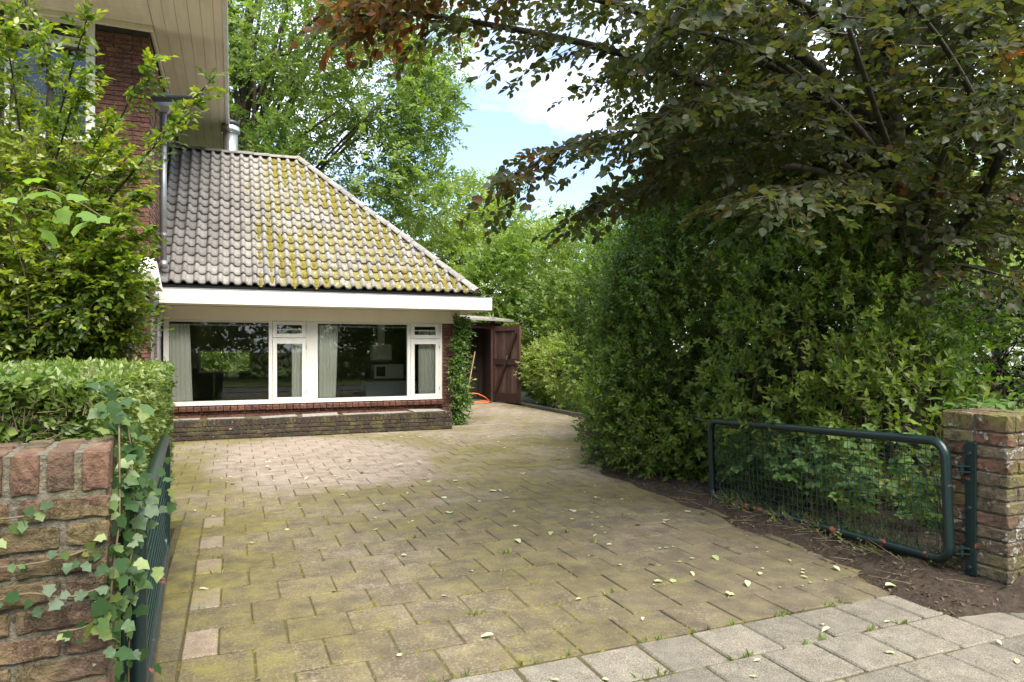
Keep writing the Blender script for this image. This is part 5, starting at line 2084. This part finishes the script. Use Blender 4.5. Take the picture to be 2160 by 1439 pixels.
foliage_mass(LV, SB_, 4400, 7, .08, .2, (.45, .84), .4, .6, .3, 2.0, 43, whorl=True, rough=.1, tw=tw, tr=.004, vmix=.2)
foliage_mass(LV, [(5.15, 5.2, .35, .5, .6, .45), (4.70, 6.75, .35, .52, .6, .45), (4.68, 7.5, .4, .55, .7, .5), (5.2, 8.3, .4, .7, .7, .5), (4.85, 7.1, .95, .55, .9, .6)], 2400, 7, .055, .13, (.6, 1.1), .4, .8, .4, 3, 44, whorl=True, tw=tw)
near, rest = split_near(LV.arrays(), 200)
leaf_pieces(near, 'oval', M['lf_shrub'], shb)
LV.build('foliage', M['lf_shrub'], shb, 'folded', arr=rest)
twig_mesh(tw, 'twigs', M['twig'], shb)
wd = MB()
for k in range(26):
    y = random.uniform(4.2, 8.6)
    x = random.uniform(5.1, 6.0) + max(0, y - 7) * .5
    t_ = Vector((x + random.uniform(-.25, .5), y + random.uniform(-.5, .5), random.uniform(1.2, 2.6)))
    limb(wd, smooth_path([(x, y, 0), Vector((x, y, 0)).lerp(t_, .5) + Vector((random.uniform(-.2, .2), random.uniform(-.2, .2), .1)), t_], 4), .028, .006, 5)
obj('trunk', wd, M['bark_dark'], shb, True)

# --- brambles through the wire of the right gate, small plants under it
bram = plant('bramble', 'light green brambles pushing through the wire of the right gate', 'bramble', (4.7, 4.3, 0))
LI = Leaves()
bs = MB()
for k in range(100):
    y = random.uniform(3.05, 5.5)
    x = random.uniform(4.30, 4.52) + .05 * (y - 3)
    zt = random.uniform(.35, 1.0)
    q0, q1 = Vector((x + .1, y, 0.03)), Vector((x + random.uniform(-.14, .1), y + random.uniform(-.25, .25), zt))
    sp = smooth_path([q0, q0.lerp(q1, .6) + Vector((0, 0, .12)), q1], 4)
    bs.tube(sp, .0028, 4)
    for q in sp[3:]:
        if random.random() < .62:
            sz = random.uniform(.05, .088)
            a = random.uniform(0, 6.28)
            base = V(random.gauss(-.6, .4), random.gauss(-.4, .4), random.gauss(-.1, .3))
            nrm = unit(V(random.gauss(-.45, .3), random.gauss(-.45, .3), .9)[None])
            v = random.random()
            sdv = np.cross(nrm[0], unit(base[None])[0])
            for s_, sc in ((0, 1.0), (.9, .85), (-.9, .85)):
                LI.add(V(*q)[None], (base * (1 if s_ == 0 else .4) + sdv * s_)[None], nrm, V(sz * sc), V(np.clip(v + random.gauss(0, .1), 0, 1)))
near, rest = split_near(LI.arrays(), 290)
obj('stem', bs, M['twig'], bram, True)
leaf_pieces(near, 'beech', M['lf_bramble'], bram)
if len(rest[3]):
    LI.build('foliage', M['lf_bramble'], bram, 'beech', arr=rest)
under = plant('low_shoots', 'low straggling shoots and dry stems on the soil below the right gate', 'low plants', (4.35, 4.2, 0))
LV = Leaves()
n = 420
yy = rng.uniform(3.0, 5.4, n)
p = np.c_[4.36 + .05 * (yy - 3) + rng.normal(0, .11, n), yy, np.full(n, .06)]
d = unit(np.c_[rng.normal(-.3, .6, n), rng.normal(0, .6, n), rng.uniform(.3, 1.2, n)])
sprays(LV, p, d, unit(np.c_[rng.normal(0, .4, n), rng.normal(0, .4, n), np.ones(n)]), rng.uniform(.05, .16, n), 6, .026, droop=.1)
LV.build('foliage', M['lf_mid'], under, 'folded')
tw = [(p, p + d * .14, np.full(n, .0016))]
q = np.c_[4.3 + rng.normal(0, .18, 160), rng.uniform(2.9, 5.6, 160), np.full(160, .07)]
dq = unit(np.c_[rng.normal(0, 1, 160), rng.normal(0, 1, 160), rng.normal(.1, .2, 160)])
tw.append((q, q + dq * rng.uniform(.06, .25, 160)[:, None], np.full(160, .002)))
twig_mesh(tw, 'dry_stems', M['twig_pale'], under)
tl = plant('bed_plant', 'broad leaved green plants just behind the lichen spotted pillar', 'plant', (4.9, 3.5, 0))
LI = Leaves()
tb = MB()
for (px, py, d_) in ((1990, 845, 4.9), (2040, 838, 4.8), (2075, 835, 4.9), (2110, 842, 4.9), (2140, 846, 4.8), (2020, 860, 4.9), (2100, 855, 4.7), (2060, 850, 5.0), (2150, 835, 5.0)):
    c = V(*at(px, py, d_))
    tb.tube(smooth_path([(c[0] + .03, c[1] + .06, .03), (c[0] + .02, c[1] + .05, c[2] * .6), Vector(c)], 4), .004, 4)
    for k in range(5):
        a = k * 1.3 + random.random()
        LI.add((c + V(0, 0, random.uniform(-.08, .02)))[None], V(math.cos(a), math.sin(a), random.uniform(-.3, .2))[None], unit(V(math.cos(a) * -.2, math.sin(a) * -.2 - .2, 1)[None]), V(random.uniform(.07, .11)), V(random.random() * .6))
obj('stem', tb, M['twig'], tl, True)
leaf_pieces(LI.arrays(), 'beech', M['lf_bramble'], tl)

# leaf litter and crumbs on the bed soil: nobody could count them
lv = Leaves()
n = 900
yy = 2.6 + 6.0 * rng.uniform(0, 1, n) ** 1.3
xx = np.interp(yy, [3, 5.6, 7.6, 13.3], [3.70, 4.08, 4.16, 7.13]) + np.abs(rng.normal(.15, .3, n))
zz = soil_z(np.c_[xx, yy]) + .006
lv.add(np.c_[xx, yy, zz], np.c_[rng.normal(0, 1, (n, 2)), rng.normal(0, .25, n)], unit(np.c_[rng.normal(0, .35, (n, 2)), np.ones(n)]), rng.uniform(.012, .042, n), rng.uniform(0, 1, n))
ll = lv.build('leaf_litter', M['lf_brown'], None, 'folded', 1.0)
ll['label'] = 'dry brown leaf litter scattered over the dark bed soil'
ll['category'] = 'leaf litter'
cl = MB()
for _ in range(900):
    y = 2.6 + 5.2 * random.random()
    x = right_edge(y) - .05 + abs(random.gauss(.12, .25))
    r = random.uniform(.004, .016)
    z = float(soil_z(np.array([[x, y]]))[0])
    cl.add([(x + r * math.cos(a) * random.uniform(.7, 1.3), y + r * math.sin(a) * random.uniform(.7, 1.3), z - .004) for a in (0, 1.3, 2.5, 3.8, 5)] + [(x, y, z + r * .8)], [(k, (k + 1) % 5, 5) for k in range(5)])
cs_ = obj('soil_crumbs', cl, M['soil'], None, False, True)
cs_['label'] = 'loose soil crumbs along the edge of the paving'
cs_['category'] = 'soil crumbs'

# --- the copper beech
beech = plant('copper_beech_tree', 'copper beech tree spreading bronze leaved branches over the driveway', 'tree', (6.02, 4.56, 0))
wood = MB()
T0 = Vector((6.02, 4.56, -.05))
trunk = smooth_path([T0, Vector((6.0, 4.57, .9)), at(1932, 600, 6.5), at(1920, 480, 6.5), at(1890, 330, 6.5), at(1868, 160, 6.4), at(1845, -60, 6.3), at(1820, -420, 6.2)], 6)
limb(wood, trunk, .20, .06, 12)
limbs = [
    ([(1900, 420, 6.5), (1780, 262, 6.2), (1560, 205, 5.9), (1300, 110, 5.4), (1050, 55, 4.9), (860, 30, 4.5), (720, 35, 4.3)], .06),
    ([(1890, 350, 6.5), (1700, 180, 6.0), (1450, 60, 5.4), (1150, -30, 4.8), (920, -50, 4.4), (770, -20, 4.2)], .06),
    ([(1900, 450, 6.5), (1700, 300, 5.8), (1450, 270, 5.3), (1230, 300, 4.9), (1080, 370, 4.7)], .05),
    ([(1900, 460, 6.5), (1720, 360, 6.0), (1500, 360, 5.6), (1330, 400, 5.3), (1235, 440, 5.1)], .045),
    ([(1880, 300, 6.5), (1650, 80, 5.4), (1350, -80, 4.4), (1000, -160, 3.9), (880, -90, 3.8)], .06),
    ([(1900, 380, 6.4), (1850, 240, 5.0), (1790, 60, 3.6), (1760, -20, 2.9)], .03),
    ([(1900, 430, 6.4), (1800, 380, 5.4), (1700, 390, 4.6), (1600, 425, 4.1)], .02),
    ([(1925, 560, 6.45), (1970, 520, 6.3), (2060, 430, 6.0), (2110, 330, 5.6), (2160, 200, 5.2), (2230, 20, 4.8)], .085),
    ([(2110, 330, 5.6), (2050, 200, 5.0), (1980, 80, 4.5), (1900, -20, 4.0)], .04),
    ([(1868, 160, 6.4), (1600, -50, 5.5), (1300, -230, 5.0), (1000, -330, 4.6)], .05),
    ([(1950, 480, 6.6), (2080, 500, 6.0), (2220, 480, 5.5)], .04),
    ([(1930, 600, 6.4), (2010, 560, 5.8), (2150, 590, 5.2)], .035),
    ([(1880, 300, 6.6), (1640, 170, 7.6), (1430, 150, 8.3), (1300, 220, 8.8)], .05),
    ([(1880, 260, 6.6), (1560, 40, 7.4), (1320, -40, 7.8), (1140, 20, 8.0)], .05),
    ([(1860, 120, 6.4), (1950, -100, 5.0), (1900, -200, 3.6)], .05),
    ([(1860, 200, 6.4), (2050, 60, 6.2), (2260, -80, 6.0)], .05),
    ([(1900, 420, 6.6), (1760, 430, 7.0), (1620, 440, 7.4)], .035),
    ([(1900, 400, 6.4), (1800, 260, 5.4), (1640, 130, 4.8), (1480, 70, 4.4), (1380, 90, 4.3)], .04),
    ([(1890, 380, 6.4), (1700, 240, 4.9), (1520, 200, 4.4), (1360, 260, 4.3)], .04),
    ([(1950, 470, 6.3), (2000, 300, 5.2), (2080, 200, 4.5), (2150, 230, 4.2)], .03),
    ([(1880, 250, 6.4), (1760, 60, 5.0), (1560, -40, 4.2), (1420, 20, 3.8)], .045),
    ([(1900, 400, 6.5), (1750, 300, 5.6), (1560, 300, 5.0), (1400, 340, 4.8)], .04),
]
LV = Leaves()
tw = []
sec_mb = wood


def beech_sprays(path, r, dens=1.0, start=.28, seclen=(.35, 1.0)):
    m = len(path)
    P = [V(*p) for p in path]
    clen = sum(np.linalg.norm(P[i + 1] - P[i]) for i in range(m - 1))
    step = .085 / dens
    nsec = int(clen * (1 - start) / step)
    for k in range(nsec):
        f = start + (1 - start) * (k + random.random() * .8) / nsec
        i = min(m - 2, int(f * (m - 1)))
        tt = f * (m - 1) - i
        q = P[i] * (1 - tt) + P[i + 1] * tt
        dr_ = unit((P[i + 1] - P[i])[None])[0]
        sdv = unit(np.cross(dr_, V(0, 0, 1))[None])[0] * (1 if k % 2 else -1)
        ln = (seclen[0] + (seclen[1] - seclen[0]) * (1 - f) * 1.2) * random.uniform(.7, 1.2)
        d = unit((dr_ * random.uniform(.5, .9) + sdv * random.uniform(.4, 1.0) + V(0, 0, random.uniform(-.45, .22)))[None])[0]
        q2 = q + d * ln + V(0, 0, -.16 * ln)
        mid = (q + q2) / 2 + V(0, 0, .06 * ln)
        seg = smooth_path([q, mid, q2], 3)
        tw.append((V(*seg[0])[None], V(*seg[3])[None], V(.006)))
        tw.append((V(*seg[3])[None], V(*seg[6])[None], V(.003)))
        nt = max(3, int(ln / .07))
        S0 = np.array([V(*seg[min(6, int(u * 6))]) for u in np.linspace(.15, 1, nt)])
        S0 = S0 + rng.normal(0, .012, S0.shape)
        side2 = unit(np.cross(d, V(0, 0, 1))[None])[0]
        sg = np.where(np.arange(nt) % 2 == 0, 1, -1)[:, None]
        dt = unit(d[None] * .8 + side2[None] * sg * rng.uniform(.3, .9, (nt, 1)) + np.c_[np.zeros((nt, 2)), rng.uniform(-.35, .1, nt)])
        upv = unit(V(-SY, -CY, 0)[None] * .0 + V(0, 0, 1)[None] + rng.normal(0, .5, (nt, 3)) + d[None] * .35)
        Lt = rng.uniform(.10, .24, nt)
        tip = np.clip((q2[0] - 2.2) / 2.2, 0, 1)     # young copper leaves on the outermost shoots
        base = .84 if q2[0] < 1.1 else (.5 if q2[0] < 1.9 else .28)
        sprays(LV, S0, dt, upv, Lt, 6, .070, a0=.95, droop=.22, jit=.5, var=np.clip(base + rng.normal(0, .14, nt), 0, 1))
        tw.append((S0, S0 + dt * Lt[:, None], np.full(nt, .0013)))


for pts, r in limbs:
    path = smooth_path([at(*q) for q in pts], 7)
    limb(wood, path, r, .006, 7)
    close = min(q[2] for q in pts)
    beech_sprays(path, r, .22 if close < 3.5 else (.6 if close < 4.1 else .8), .45 if close < 3.5 else .28, (.3, .8) if close > 3.5 else (.15, .4))
# upper crown, over the frame
UC = [(5.0, 4.3, 6.2, 2.6, 2.4, 1.6), (3.0, 4.2, 5.6, 2.2, 2.0, 1.0), (6.2, 5.6, 5.6, 2.2, 2.2, 1.8), (6.8, 3.6, 5.4, 1.8, 1.8, 1.7)]
foliage_mass(LV, UC, 1100, 6, .095, .3, (.35, 1.05), .15, .5, .4, 1.2, 51, tw=tw, tr=.003, vmix=.1, zmin=3.9, vbase=.3)
BC = [(6.6, 5.9, 3.3, 1.3, 1.2, .9), (5.6, 6.2, 3.9, 1.4, 1.2, .9), (7.2, 5.0, 3.0, 1.0, 1.2, 1.0), bl(1500, 130, 7.3, 1.3, 1, .7), bl(1750, 90, 7, 1.2, 1, .9), bl(1950, 130, 7.3, 1.2, 1, 1),
      bl(2120, 110, 6.5, 1, 1, 1), bl(1720, 300, 7.2, .9, .9, .6), bl(2090, 370, 7.3, .9, .9, .8), bl(1330, 70, 6.6, .9, .9, .45), bl(2000, 20, 5.6, 1.0, .8, .5), bl(1890, 300, 5.9, .6, .35, .8), bl(1960, 470, 6.0, .5, .35, .4)]
foliage_mass(LV, BC, 3300, 6, .085, .25, (.35, 1.05), .1, .5, .4, 1.6, 52, tw=tw, tr=.003, vmix=.1, zmin=1.9, vbase=.3)
obj('trunk', wood, M['bark'], beech, True)
near, rest = split_near(LV.arrays(), 290)
leaf_pieces(near, 'beech', M['lf_beech_near'], beech)
LV.build('crown', M['lf_beech'], beech, 'beech', arr=rest)
twig_mesh(tw, 'twigs', M['bark_dark'], beech)
print('beech leaves', LV.count())


# --- trees and shrubs further back
def back_tree(name, label, cat, base, height, blobs, n, k, ls, L, mat, r, bark='bark_dark', seed=0, limbs_n=26, shape='diamond', group=None, out=.7, up=.3, clump=.55, cf=1.0, shell=(.6, 1.08), droop=.1, rough=.2, jit=.45):
    t = plant(name, label, cat, base, group)
    w = MB()
    b = Vector(base)
    path = smooth_path([b - Vector((0, 0, .1)), b + Vector((.1, 0, height * .3)), b + Vector((-.1, .1, height * .65)), b + Vector((.1, 0, height * .9))], 4)
    limb(w, path, r, r * .25, 8)
    crown_limbs(w, b + Vector((0, 0, height * .25)), b + Vector((0, 0, height * .85)), blobs, limbs_n, r * .4, seed)
    obj('trunk', w, M[bark], t, True)
    lv = Leaves()
    foliage_mass(lv, blobs, n, k, ls, L, shell, up, out, clump, cf, seed, rough=rough, droop=droop, jit=jit)
    lv.build('crown', M[mat], t, shape)
    return t


def gnd(px, d):
    v = at(px, 738, d)
    return (v.x, v.y, 0)


ok_bl = [bl(640, 60, 25, 4.2, 4, 3.6), bl(800, 170, 24.5, 2.8, 3, 2.4), bl(760, 330, 24, 2.6, 2.6, 2.2), bl(560, 250, 25, 3.2, 3, 3.0), bl(880, 90, 26, 1.9, 2.2, 1.8), bl(900, 240, 25, 1.3, 1.6, 1.2),
         bl(640, 380, 23.5, 2.4, 2.4, 1.8), bl(500, -60, 26, 4, 4, 4), bl(720, -160, 26, 4, 4, 3.5), bl(880, 420, 24.5, 1.4, 1.6, 1.3)]
back_tree('oak_tree', 'tall oak tree with airy mid green crown rising behind the tiled annex roof', 'tree', gnd(522, 25.5), 17, ok_bl, 9500, 9, .17, .55, 'lf_oak', .36, seed=61, limbs_n=44, clump=.7, cf=.9, shell=(.45, 1.06))
back_tree('maple_tree', 'light green bushy tree between the oak and the open sky', 'tree', gnd(960, 29), 8.5,
          [bl(960, 470, 29, 2.6, 2.4, 1.9), bl(1050, 500, 28, 1.8, 2, 1.6), bl(900, 560, 28.5, 2.6, 2.4, 2.0), bl(1010, 590, 27, 2.2, 2, 2.0)], 3600, 8, .17, .45, 'lf_light', .16, seed=62, limbs_n=24, clump=.5)
back_tree('flowering_shrub', 'pale yellow green shrub arching above the open plank door', 'shrub', gnd(1090, 22.5), 5.2,
          [bl(1060, 620, 22.5, 1.5, 1.4, 1.5), bl(1160, 600, 22, 1.7, 1.5, 1.7), bl(1100, 560, 23.5, 1.7, 1.6, 1.3), bl(1240, 560, 23, 1.6, 1.6, 1.5), bl(1120, 700, 21.5, 1.1, 1, 1.1)], 4200, 8, .14, .38, 'lf_light', .07, seed=63, limbs_n=20, clump=.45, cf=1.3)
back_tree('tall_shrub', 'mid green tall shrub with feathery tips against the sky', 'shrub', gnd(1290, 20), 6.2,
          [bl(1260, 560, 20, 1.5, 1.5, 1.5), bl(1320, 520, 19, 1.3, 1.4, 1.4), bl(1210, 660, 19.5, 1.1, 1.2, 1.5), bl(1340, 640, 18, 1.5, 1.5, 1.7), bl(1230, 760, 19, .9, 1, 1.0)], 3400, 8, .13, .42, 'lf_mid', .07, seed=64, limbs_n=22, clump=.5, cf=1.3, up=.7)
back_tree('far_tree', 'distant pale green tree closing the gap above the hedges', 'tree', gnd(1400, 36), 11,
          [bl(1330, 600, 36, 3, 3, 2.6), bl(1480, 520, 36, 3.4, 3, 3.4), bl(1230, 640, 36, 2.5, 3, 2)], 2300, 8, .26, .6, 'lf_light', .2, seed=65, clump=.5)
back_tree('garden_tree', 'mid green tree standing behind the dark evergreen shrub', 'tree', gnd(1640, 15), 7.5,
          [bl(1640, 330, 15, 1.9, 1.8, 2.0), bl(1520, 420, 14.5, 1.3, 1.4, 1.5), bl(1750, 480, 14, 1.4, 1.5, 1.6), bl(1620, 560, 14, 1.6, 1.5, 1.5)], 3400, 8, .10, .34, 'lf_mid', .12, seed=66, clump=.55, cf=1.4)
back_tree('leafy_hedge', 'light green informal hedge with bare stems beside the plank door', 'hedge', gnd(1165, 17.6), 1.6,
          [(8.0, 15.2, .95, .75, 1.1, .85), (8.05, 16.6, 1.0, .75, 1.0, .85), (8.0, 13.9, .9, .7, .9, .85), (8.2, 17.9, 1.0, .7, .8, .9)], 2600, 7, .085, .2, 'lf_light', .03, seed=67, limbs_n=60, clump=.45, cf=2, shell=(.7, 1.08))
back_tree('laurel_bush', 'dark green bush in the gap between the plank door and the light hedge', 'bush', gnd(1150, 20), 3.2,
          [(8.6, 18.6, 1.7, 1.0, .9, 1.4), (9.3, 16.4, 2.0, 1.0, 1.5, 1.5)], 2400, 7, .13, .3, 'lf_mid', .05, seed=68, limbs_n=20, clump=.4, cf=1.6)
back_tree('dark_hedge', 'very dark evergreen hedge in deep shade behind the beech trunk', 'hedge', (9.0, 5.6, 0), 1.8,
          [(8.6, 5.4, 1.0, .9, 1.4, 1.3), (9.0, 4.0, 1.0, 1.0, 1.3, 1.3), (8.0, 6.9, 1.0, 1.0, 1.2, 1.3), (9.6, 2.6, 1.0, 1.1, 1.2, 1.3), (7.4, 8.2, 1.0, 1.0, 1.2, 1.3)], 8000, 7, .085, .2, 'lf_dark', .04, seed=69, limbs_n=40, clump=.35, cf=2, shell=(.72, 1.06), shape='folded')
back_tree('hazel_shrub', 'thin branched leafy shrub between the beech trunk and the dark hedge', 'shrub', (7.1, 4.5, 0), 2.3,
          [(7.0, 4.5, 1.3, .6, .7, .7), (7.4, 3.9, 1.5, .6, .6, .6), (6.6, 5.2, 1.2, .6, .6, .8), (6.2, 4.0, .6, .5, .6, .5)], 700, 6, .07, .2, 'lf_shrub', .03, seed=70, limbs_n=24, clump=.5, cf=2.5, shape='folded', shell=(.4, 1.1))

wil = plant('weeping_willow', 'weeping willow with hanging lime green strands beyond the dark hedge', 'tree', gnd(2100, 17))
w = MB()
wb = Vector(gnd(2100, 17))
limb(w, smooth_path([wb, wb + Vector((.2, 0, 2.2)), wb + Vector((0, .2, 4.5))], 4), .22, .12, 8)
lv = Leaves()
for k in range(280):
    a, rr = random.uniform(0, 6.28), random.uniform(.4, 2.9)
    tp = wb + Vector((rr * math.cos(a), rr * math.sin(a), 5.2 - .32 * rr + random.uniform(-.8, .4)))
    if k < 30:
        limb(w, smooth_path([wb + Vector((0, .1, 3.6)), wb.lerp(tp, .6) + Vector((0, 0, 2.9)), tp], 4), .05, .01, 5)
    ln = random.uniform(1.4, 3.6)
    nn2 = int(ln / .055)
    tt = np.linspace(0, 1, nn2)
    pp = np.c_[tp.x + .3 * math.cos(a) * tt, tp.y + .3 * math.sin(a) * tt, tp.z - ln * tt] + rng.normal(0, .035, (nn2, 3))
    lv.add(pp, unit(np.c_[rng.normal(0, .5, (nn2, 2)), np.full(nn2, -1.0)]), unit(rng.normal(size=(nn2, 3))), np.full(nn2, .13) * rng.uniform(.7, 1.2, nn2), np.clip(rng.normal(.5, .25, nn2), 0, 1))
obj('trunk', w, M['bark_dark'], wil, True)
lv.build('crown', M['lf_willow'], wil, 'narrow')
back_tree('background_tree', 'yellow green tree far behind the beech at the right edge', 'tree', gnd(2000, 27), 11,
          [bl(1900, 420, 27, 3, 3, 3), bl(2120, 300, 27, 3.4, 3, 3.4), bl(1780, 560, 27, 2.6, 2.6, 2.6), bl(2250, 520, 27, 3, 3, 3), bl(1980, 640, 27, 3, 2, 2)], 2600, 8, .24, .6, 'lf_light', .2, seed=72, clump=.5)
back_tree('garden_bush', 'leafy bush in the back garden seen through the far window', 'bush', (-.2, 21.5, 0), 2.6,
          [(-.2, 21.6, 1.3, 1.8, .9, 1.3), (1.6, 22.0, 1.2, 1.2, .9, 1.2), (-2.2, 22, 1.4, 1.2, .9, 1.4), (.3, 20.6, 1.0, 1.3, .5, .9), (-1.3, 20.9, 1.1, .9, .5, .9)], 3600, 7, .13, .35, 'lf_light', .05, seed=73, clump=.3)

# white house glimpsed through the leaves at the far right
nh_ = plant('neighbour_house', 'pale neighbouring house glimpsed through leaves behind the weeping willow', 'house', gnd(2010, 34))
hb_ = Vector(gnd(2010, 34))
R_ = Matrix.Translation(hb_) @ Matrix.Rotation(-.38, 4, 'Z')
obj('wall', MB().mbox(R_ @ Matrix.Translation((0, 0, 2.2)), 9, 6, 4.4), M['white'], nh_)
rr_ = MB().add([R_ @ Vector(p) for p in ((-4.9, -3.5, 4.3), (4.9, -3.5, 4.3), (4.9, 3.5, 4.3), (-4.9, 3.5, 4.3), (-4.9, 0, 7.2), (4.9, 0, 7.2))], [(0, 1, 5, 4), (2, 3, 4, 5), (0, 4, 3), (1, 2, 5), (0, 3, 2, 1)])
obj('roof', rr_, M['roof_dark'], nh_)
for x in (-3, 0, 3):
    w_ = obj('window', MB().mbox(R_ @ Matrix.Translation((x, -3.02, 2.4)), 1.4, .08, 1.5), M['white'], nh_)
    obj('pane', MB().mbox(R_ @ Matrix.Translation((x, -3.07, 2.4)), 1.2, .03, 1.3), M['glass'], w_)

# woodland across the road, behind the camera: it is what the window panes mirror
lv = Leaves()
wb_ = [(x, -13 + random.uniform(-2, 2), random.uniform(3.5, 5), random.uniform(2.5, 3.5), 2.5, random.uniform(3, 4.2)) for x in np.arange(-18, 26, 3.2)] + [(x, -12 + random.uniform(-1, 1), 1.5, 2.2, 1.6, 1.8) for x in np.arange(-18, 26, 2.6)]
wb_ += [(x, -14 + random.uniform(-2, 2), random.uniform(7.5, 10), random.uniform(2.8, 3.8), 2.6, random.uniform(3, 4)) for x in np.arange(-16, 22, 3.6)]
foliage_mass(lv, wb_, 9500, 7, .36, .8, (.5, 1.05), .3, .7, .25, .6, 81)
ws = obj('woodland', MB(), None) if False else lv.build('woodland', M['lf_mid'], None, 'diamond')
ws['label'] = 'dense green woodland across the road facing the house'
ws['category'] = 'woodland'

# ------------------------------------------------------------------ grass in joints, fallen leaves
lv = Leaves()
g_sp = [(at(2060 - 1000, 1, 3))]
for _ in range(46):
    k = random.random()
    if k < .5:
        x, y = random.uniform(.3, 3.4), 2.995 + random.gauss(0, .01)
    elif k < .8:
        x, y = random.uniform(-.4, 3.6), 2.995 + PS * random.randrange(0, 8)
    else:
        x, y = random.uniform(0, 3.5), 2.99 - PS
    m = random.randrange(4, 11)
    pp = np.c_[x + rng.normal(0, .02, m), y + rng.normal(0, .006, m), np.full(m, -.008)]
    lv.add(pp, unit(np.c_[rng.normal(0, .5, m), rng.normal(0, .5, m), np.ones(m)]), unit(rng.normal(size=(m, 3))), rng.uniform(.02, .055, m), rng.uniform(0, 1, m))
gr = lv.build('grass', M['lf_grass'], None, 'narrow')
gr['label'] = 'small grass tufts growing in the paving joints'
gr['category'] = 'grass'

FL = {}
for key, shp, mt in (('g', 'fan', 'lf_fallen'), ('o', 'oval', 'lf_fallen'), ('b', 'lobed', 'lf_brown')):
    FL[key] = []
    for i in range(6):
        tv = np.array(LEAF[shp][0], dtype=float)
        tv[:, 2] += .10 * np.sin(tv[:, 0] * random.uniform(2, 4) + random.uniform(0, 3)) * random.uniform(.4, 1.2) + .16 * np.abs(tv[:, 1]) * random.uniform(-.3, 1.2)
        tv[:, 2] -= tv[:, 2].min()
        tri = np.array(LEAF[shp][1])
        if shp != 'oval':      # a stalk
            n0 = len(tv)
            tv = np.vstack([tv, [(-.55, .05, .02), (-.55, .09, .02), (0, .02, tv[0, 2] + .005)]])
            tri = np.vstack([tri, [(n0, n0 + 2, n0 + 1), (n0, 0, n0 + 2)]])
        FL[key].append(tri_mesh('fallen_leaf', tv, tri, M[mt], np.full(len(tv), i / 5), tv[:, :2]))


def drop(key, x, y, s, label, group):
    o = bpy.data.objects.new('fallen_leaf', random.choice(FL[key]))
    COL.objects.link(o)
    sink = 0.005 * math.sin(x * 1.9 + y * 0.7) + 0.004 * math.sin(y * 1.7 - x)
    o.location = (x, y, .004 + sink * .6)
    o.rotation_euler = (random.gauss(0, .08), random.gauss(0, .08), random.uniform(0, 6.28))
    o.scale = (s, s, s)
    tag(o, label, 'leaf', group)


cnt = 0
while cnt < 255:
    y = 3.05 + 8.6 * random.random() ** 1.15
    x = random.uniform(-.35, right_edge(min(y, 9)) + .2)
    if y > 9:
        x = random.uniform(-.2, 6)
    if x < 3.8 and y > 12.2:
        continue
    if random.random() > .45 + .4 * math.sin(x * 1.3 + y * .8):
        continue
    k = random.random()
    key = 'g' if k < .42 else ('o' if k < .84 else 'b')
    s = random.uniform(.02, .05) if random.random() < .8 else random.uniform(.055, .09)
    if random.random() < .4:          # drifted against a joint
        y = 2.995 + PS * round((y - 2.995) / PS) + random.gauss(0, .012)
    if key == 'b':
        drop(key, x, y, s * .9, 'dry brown fallen leaf on the mossy driveway pavers', 'brown fallen leaves on the driveway')
    elif key == 'g':
        drop(key, x, y, s, 'pale green fan shaped fallen leaf with stalk on the mossy driveway pavers', 'fan shaped fallen leaves on the driveway')
    else:
        drop(key, x, y, s, 'pale green oval fallen leaf on the mossy driveway pavers', 'oval fallen leaves on the driveway')
    cnt += 1
for _ in range(14):
    drop(random.choice('go'), random.uniform(1.2, 4.3), random.uniform(2.0, 2.9), random.uniform(.03, .06), 'pale fallen leaf on the grey sidewalk slabs', 'fallen leaves on the sidewalk')
for _ in range(30):
    y = random.uniform(3.1, 8)
    drop(random.choice('gobb'), right_edge(y) + random.uniform(.2, .7), y, random.uniform(.03, .05), 'fallen leaf on the dark bed soil', 'fallen leaves on the soil')
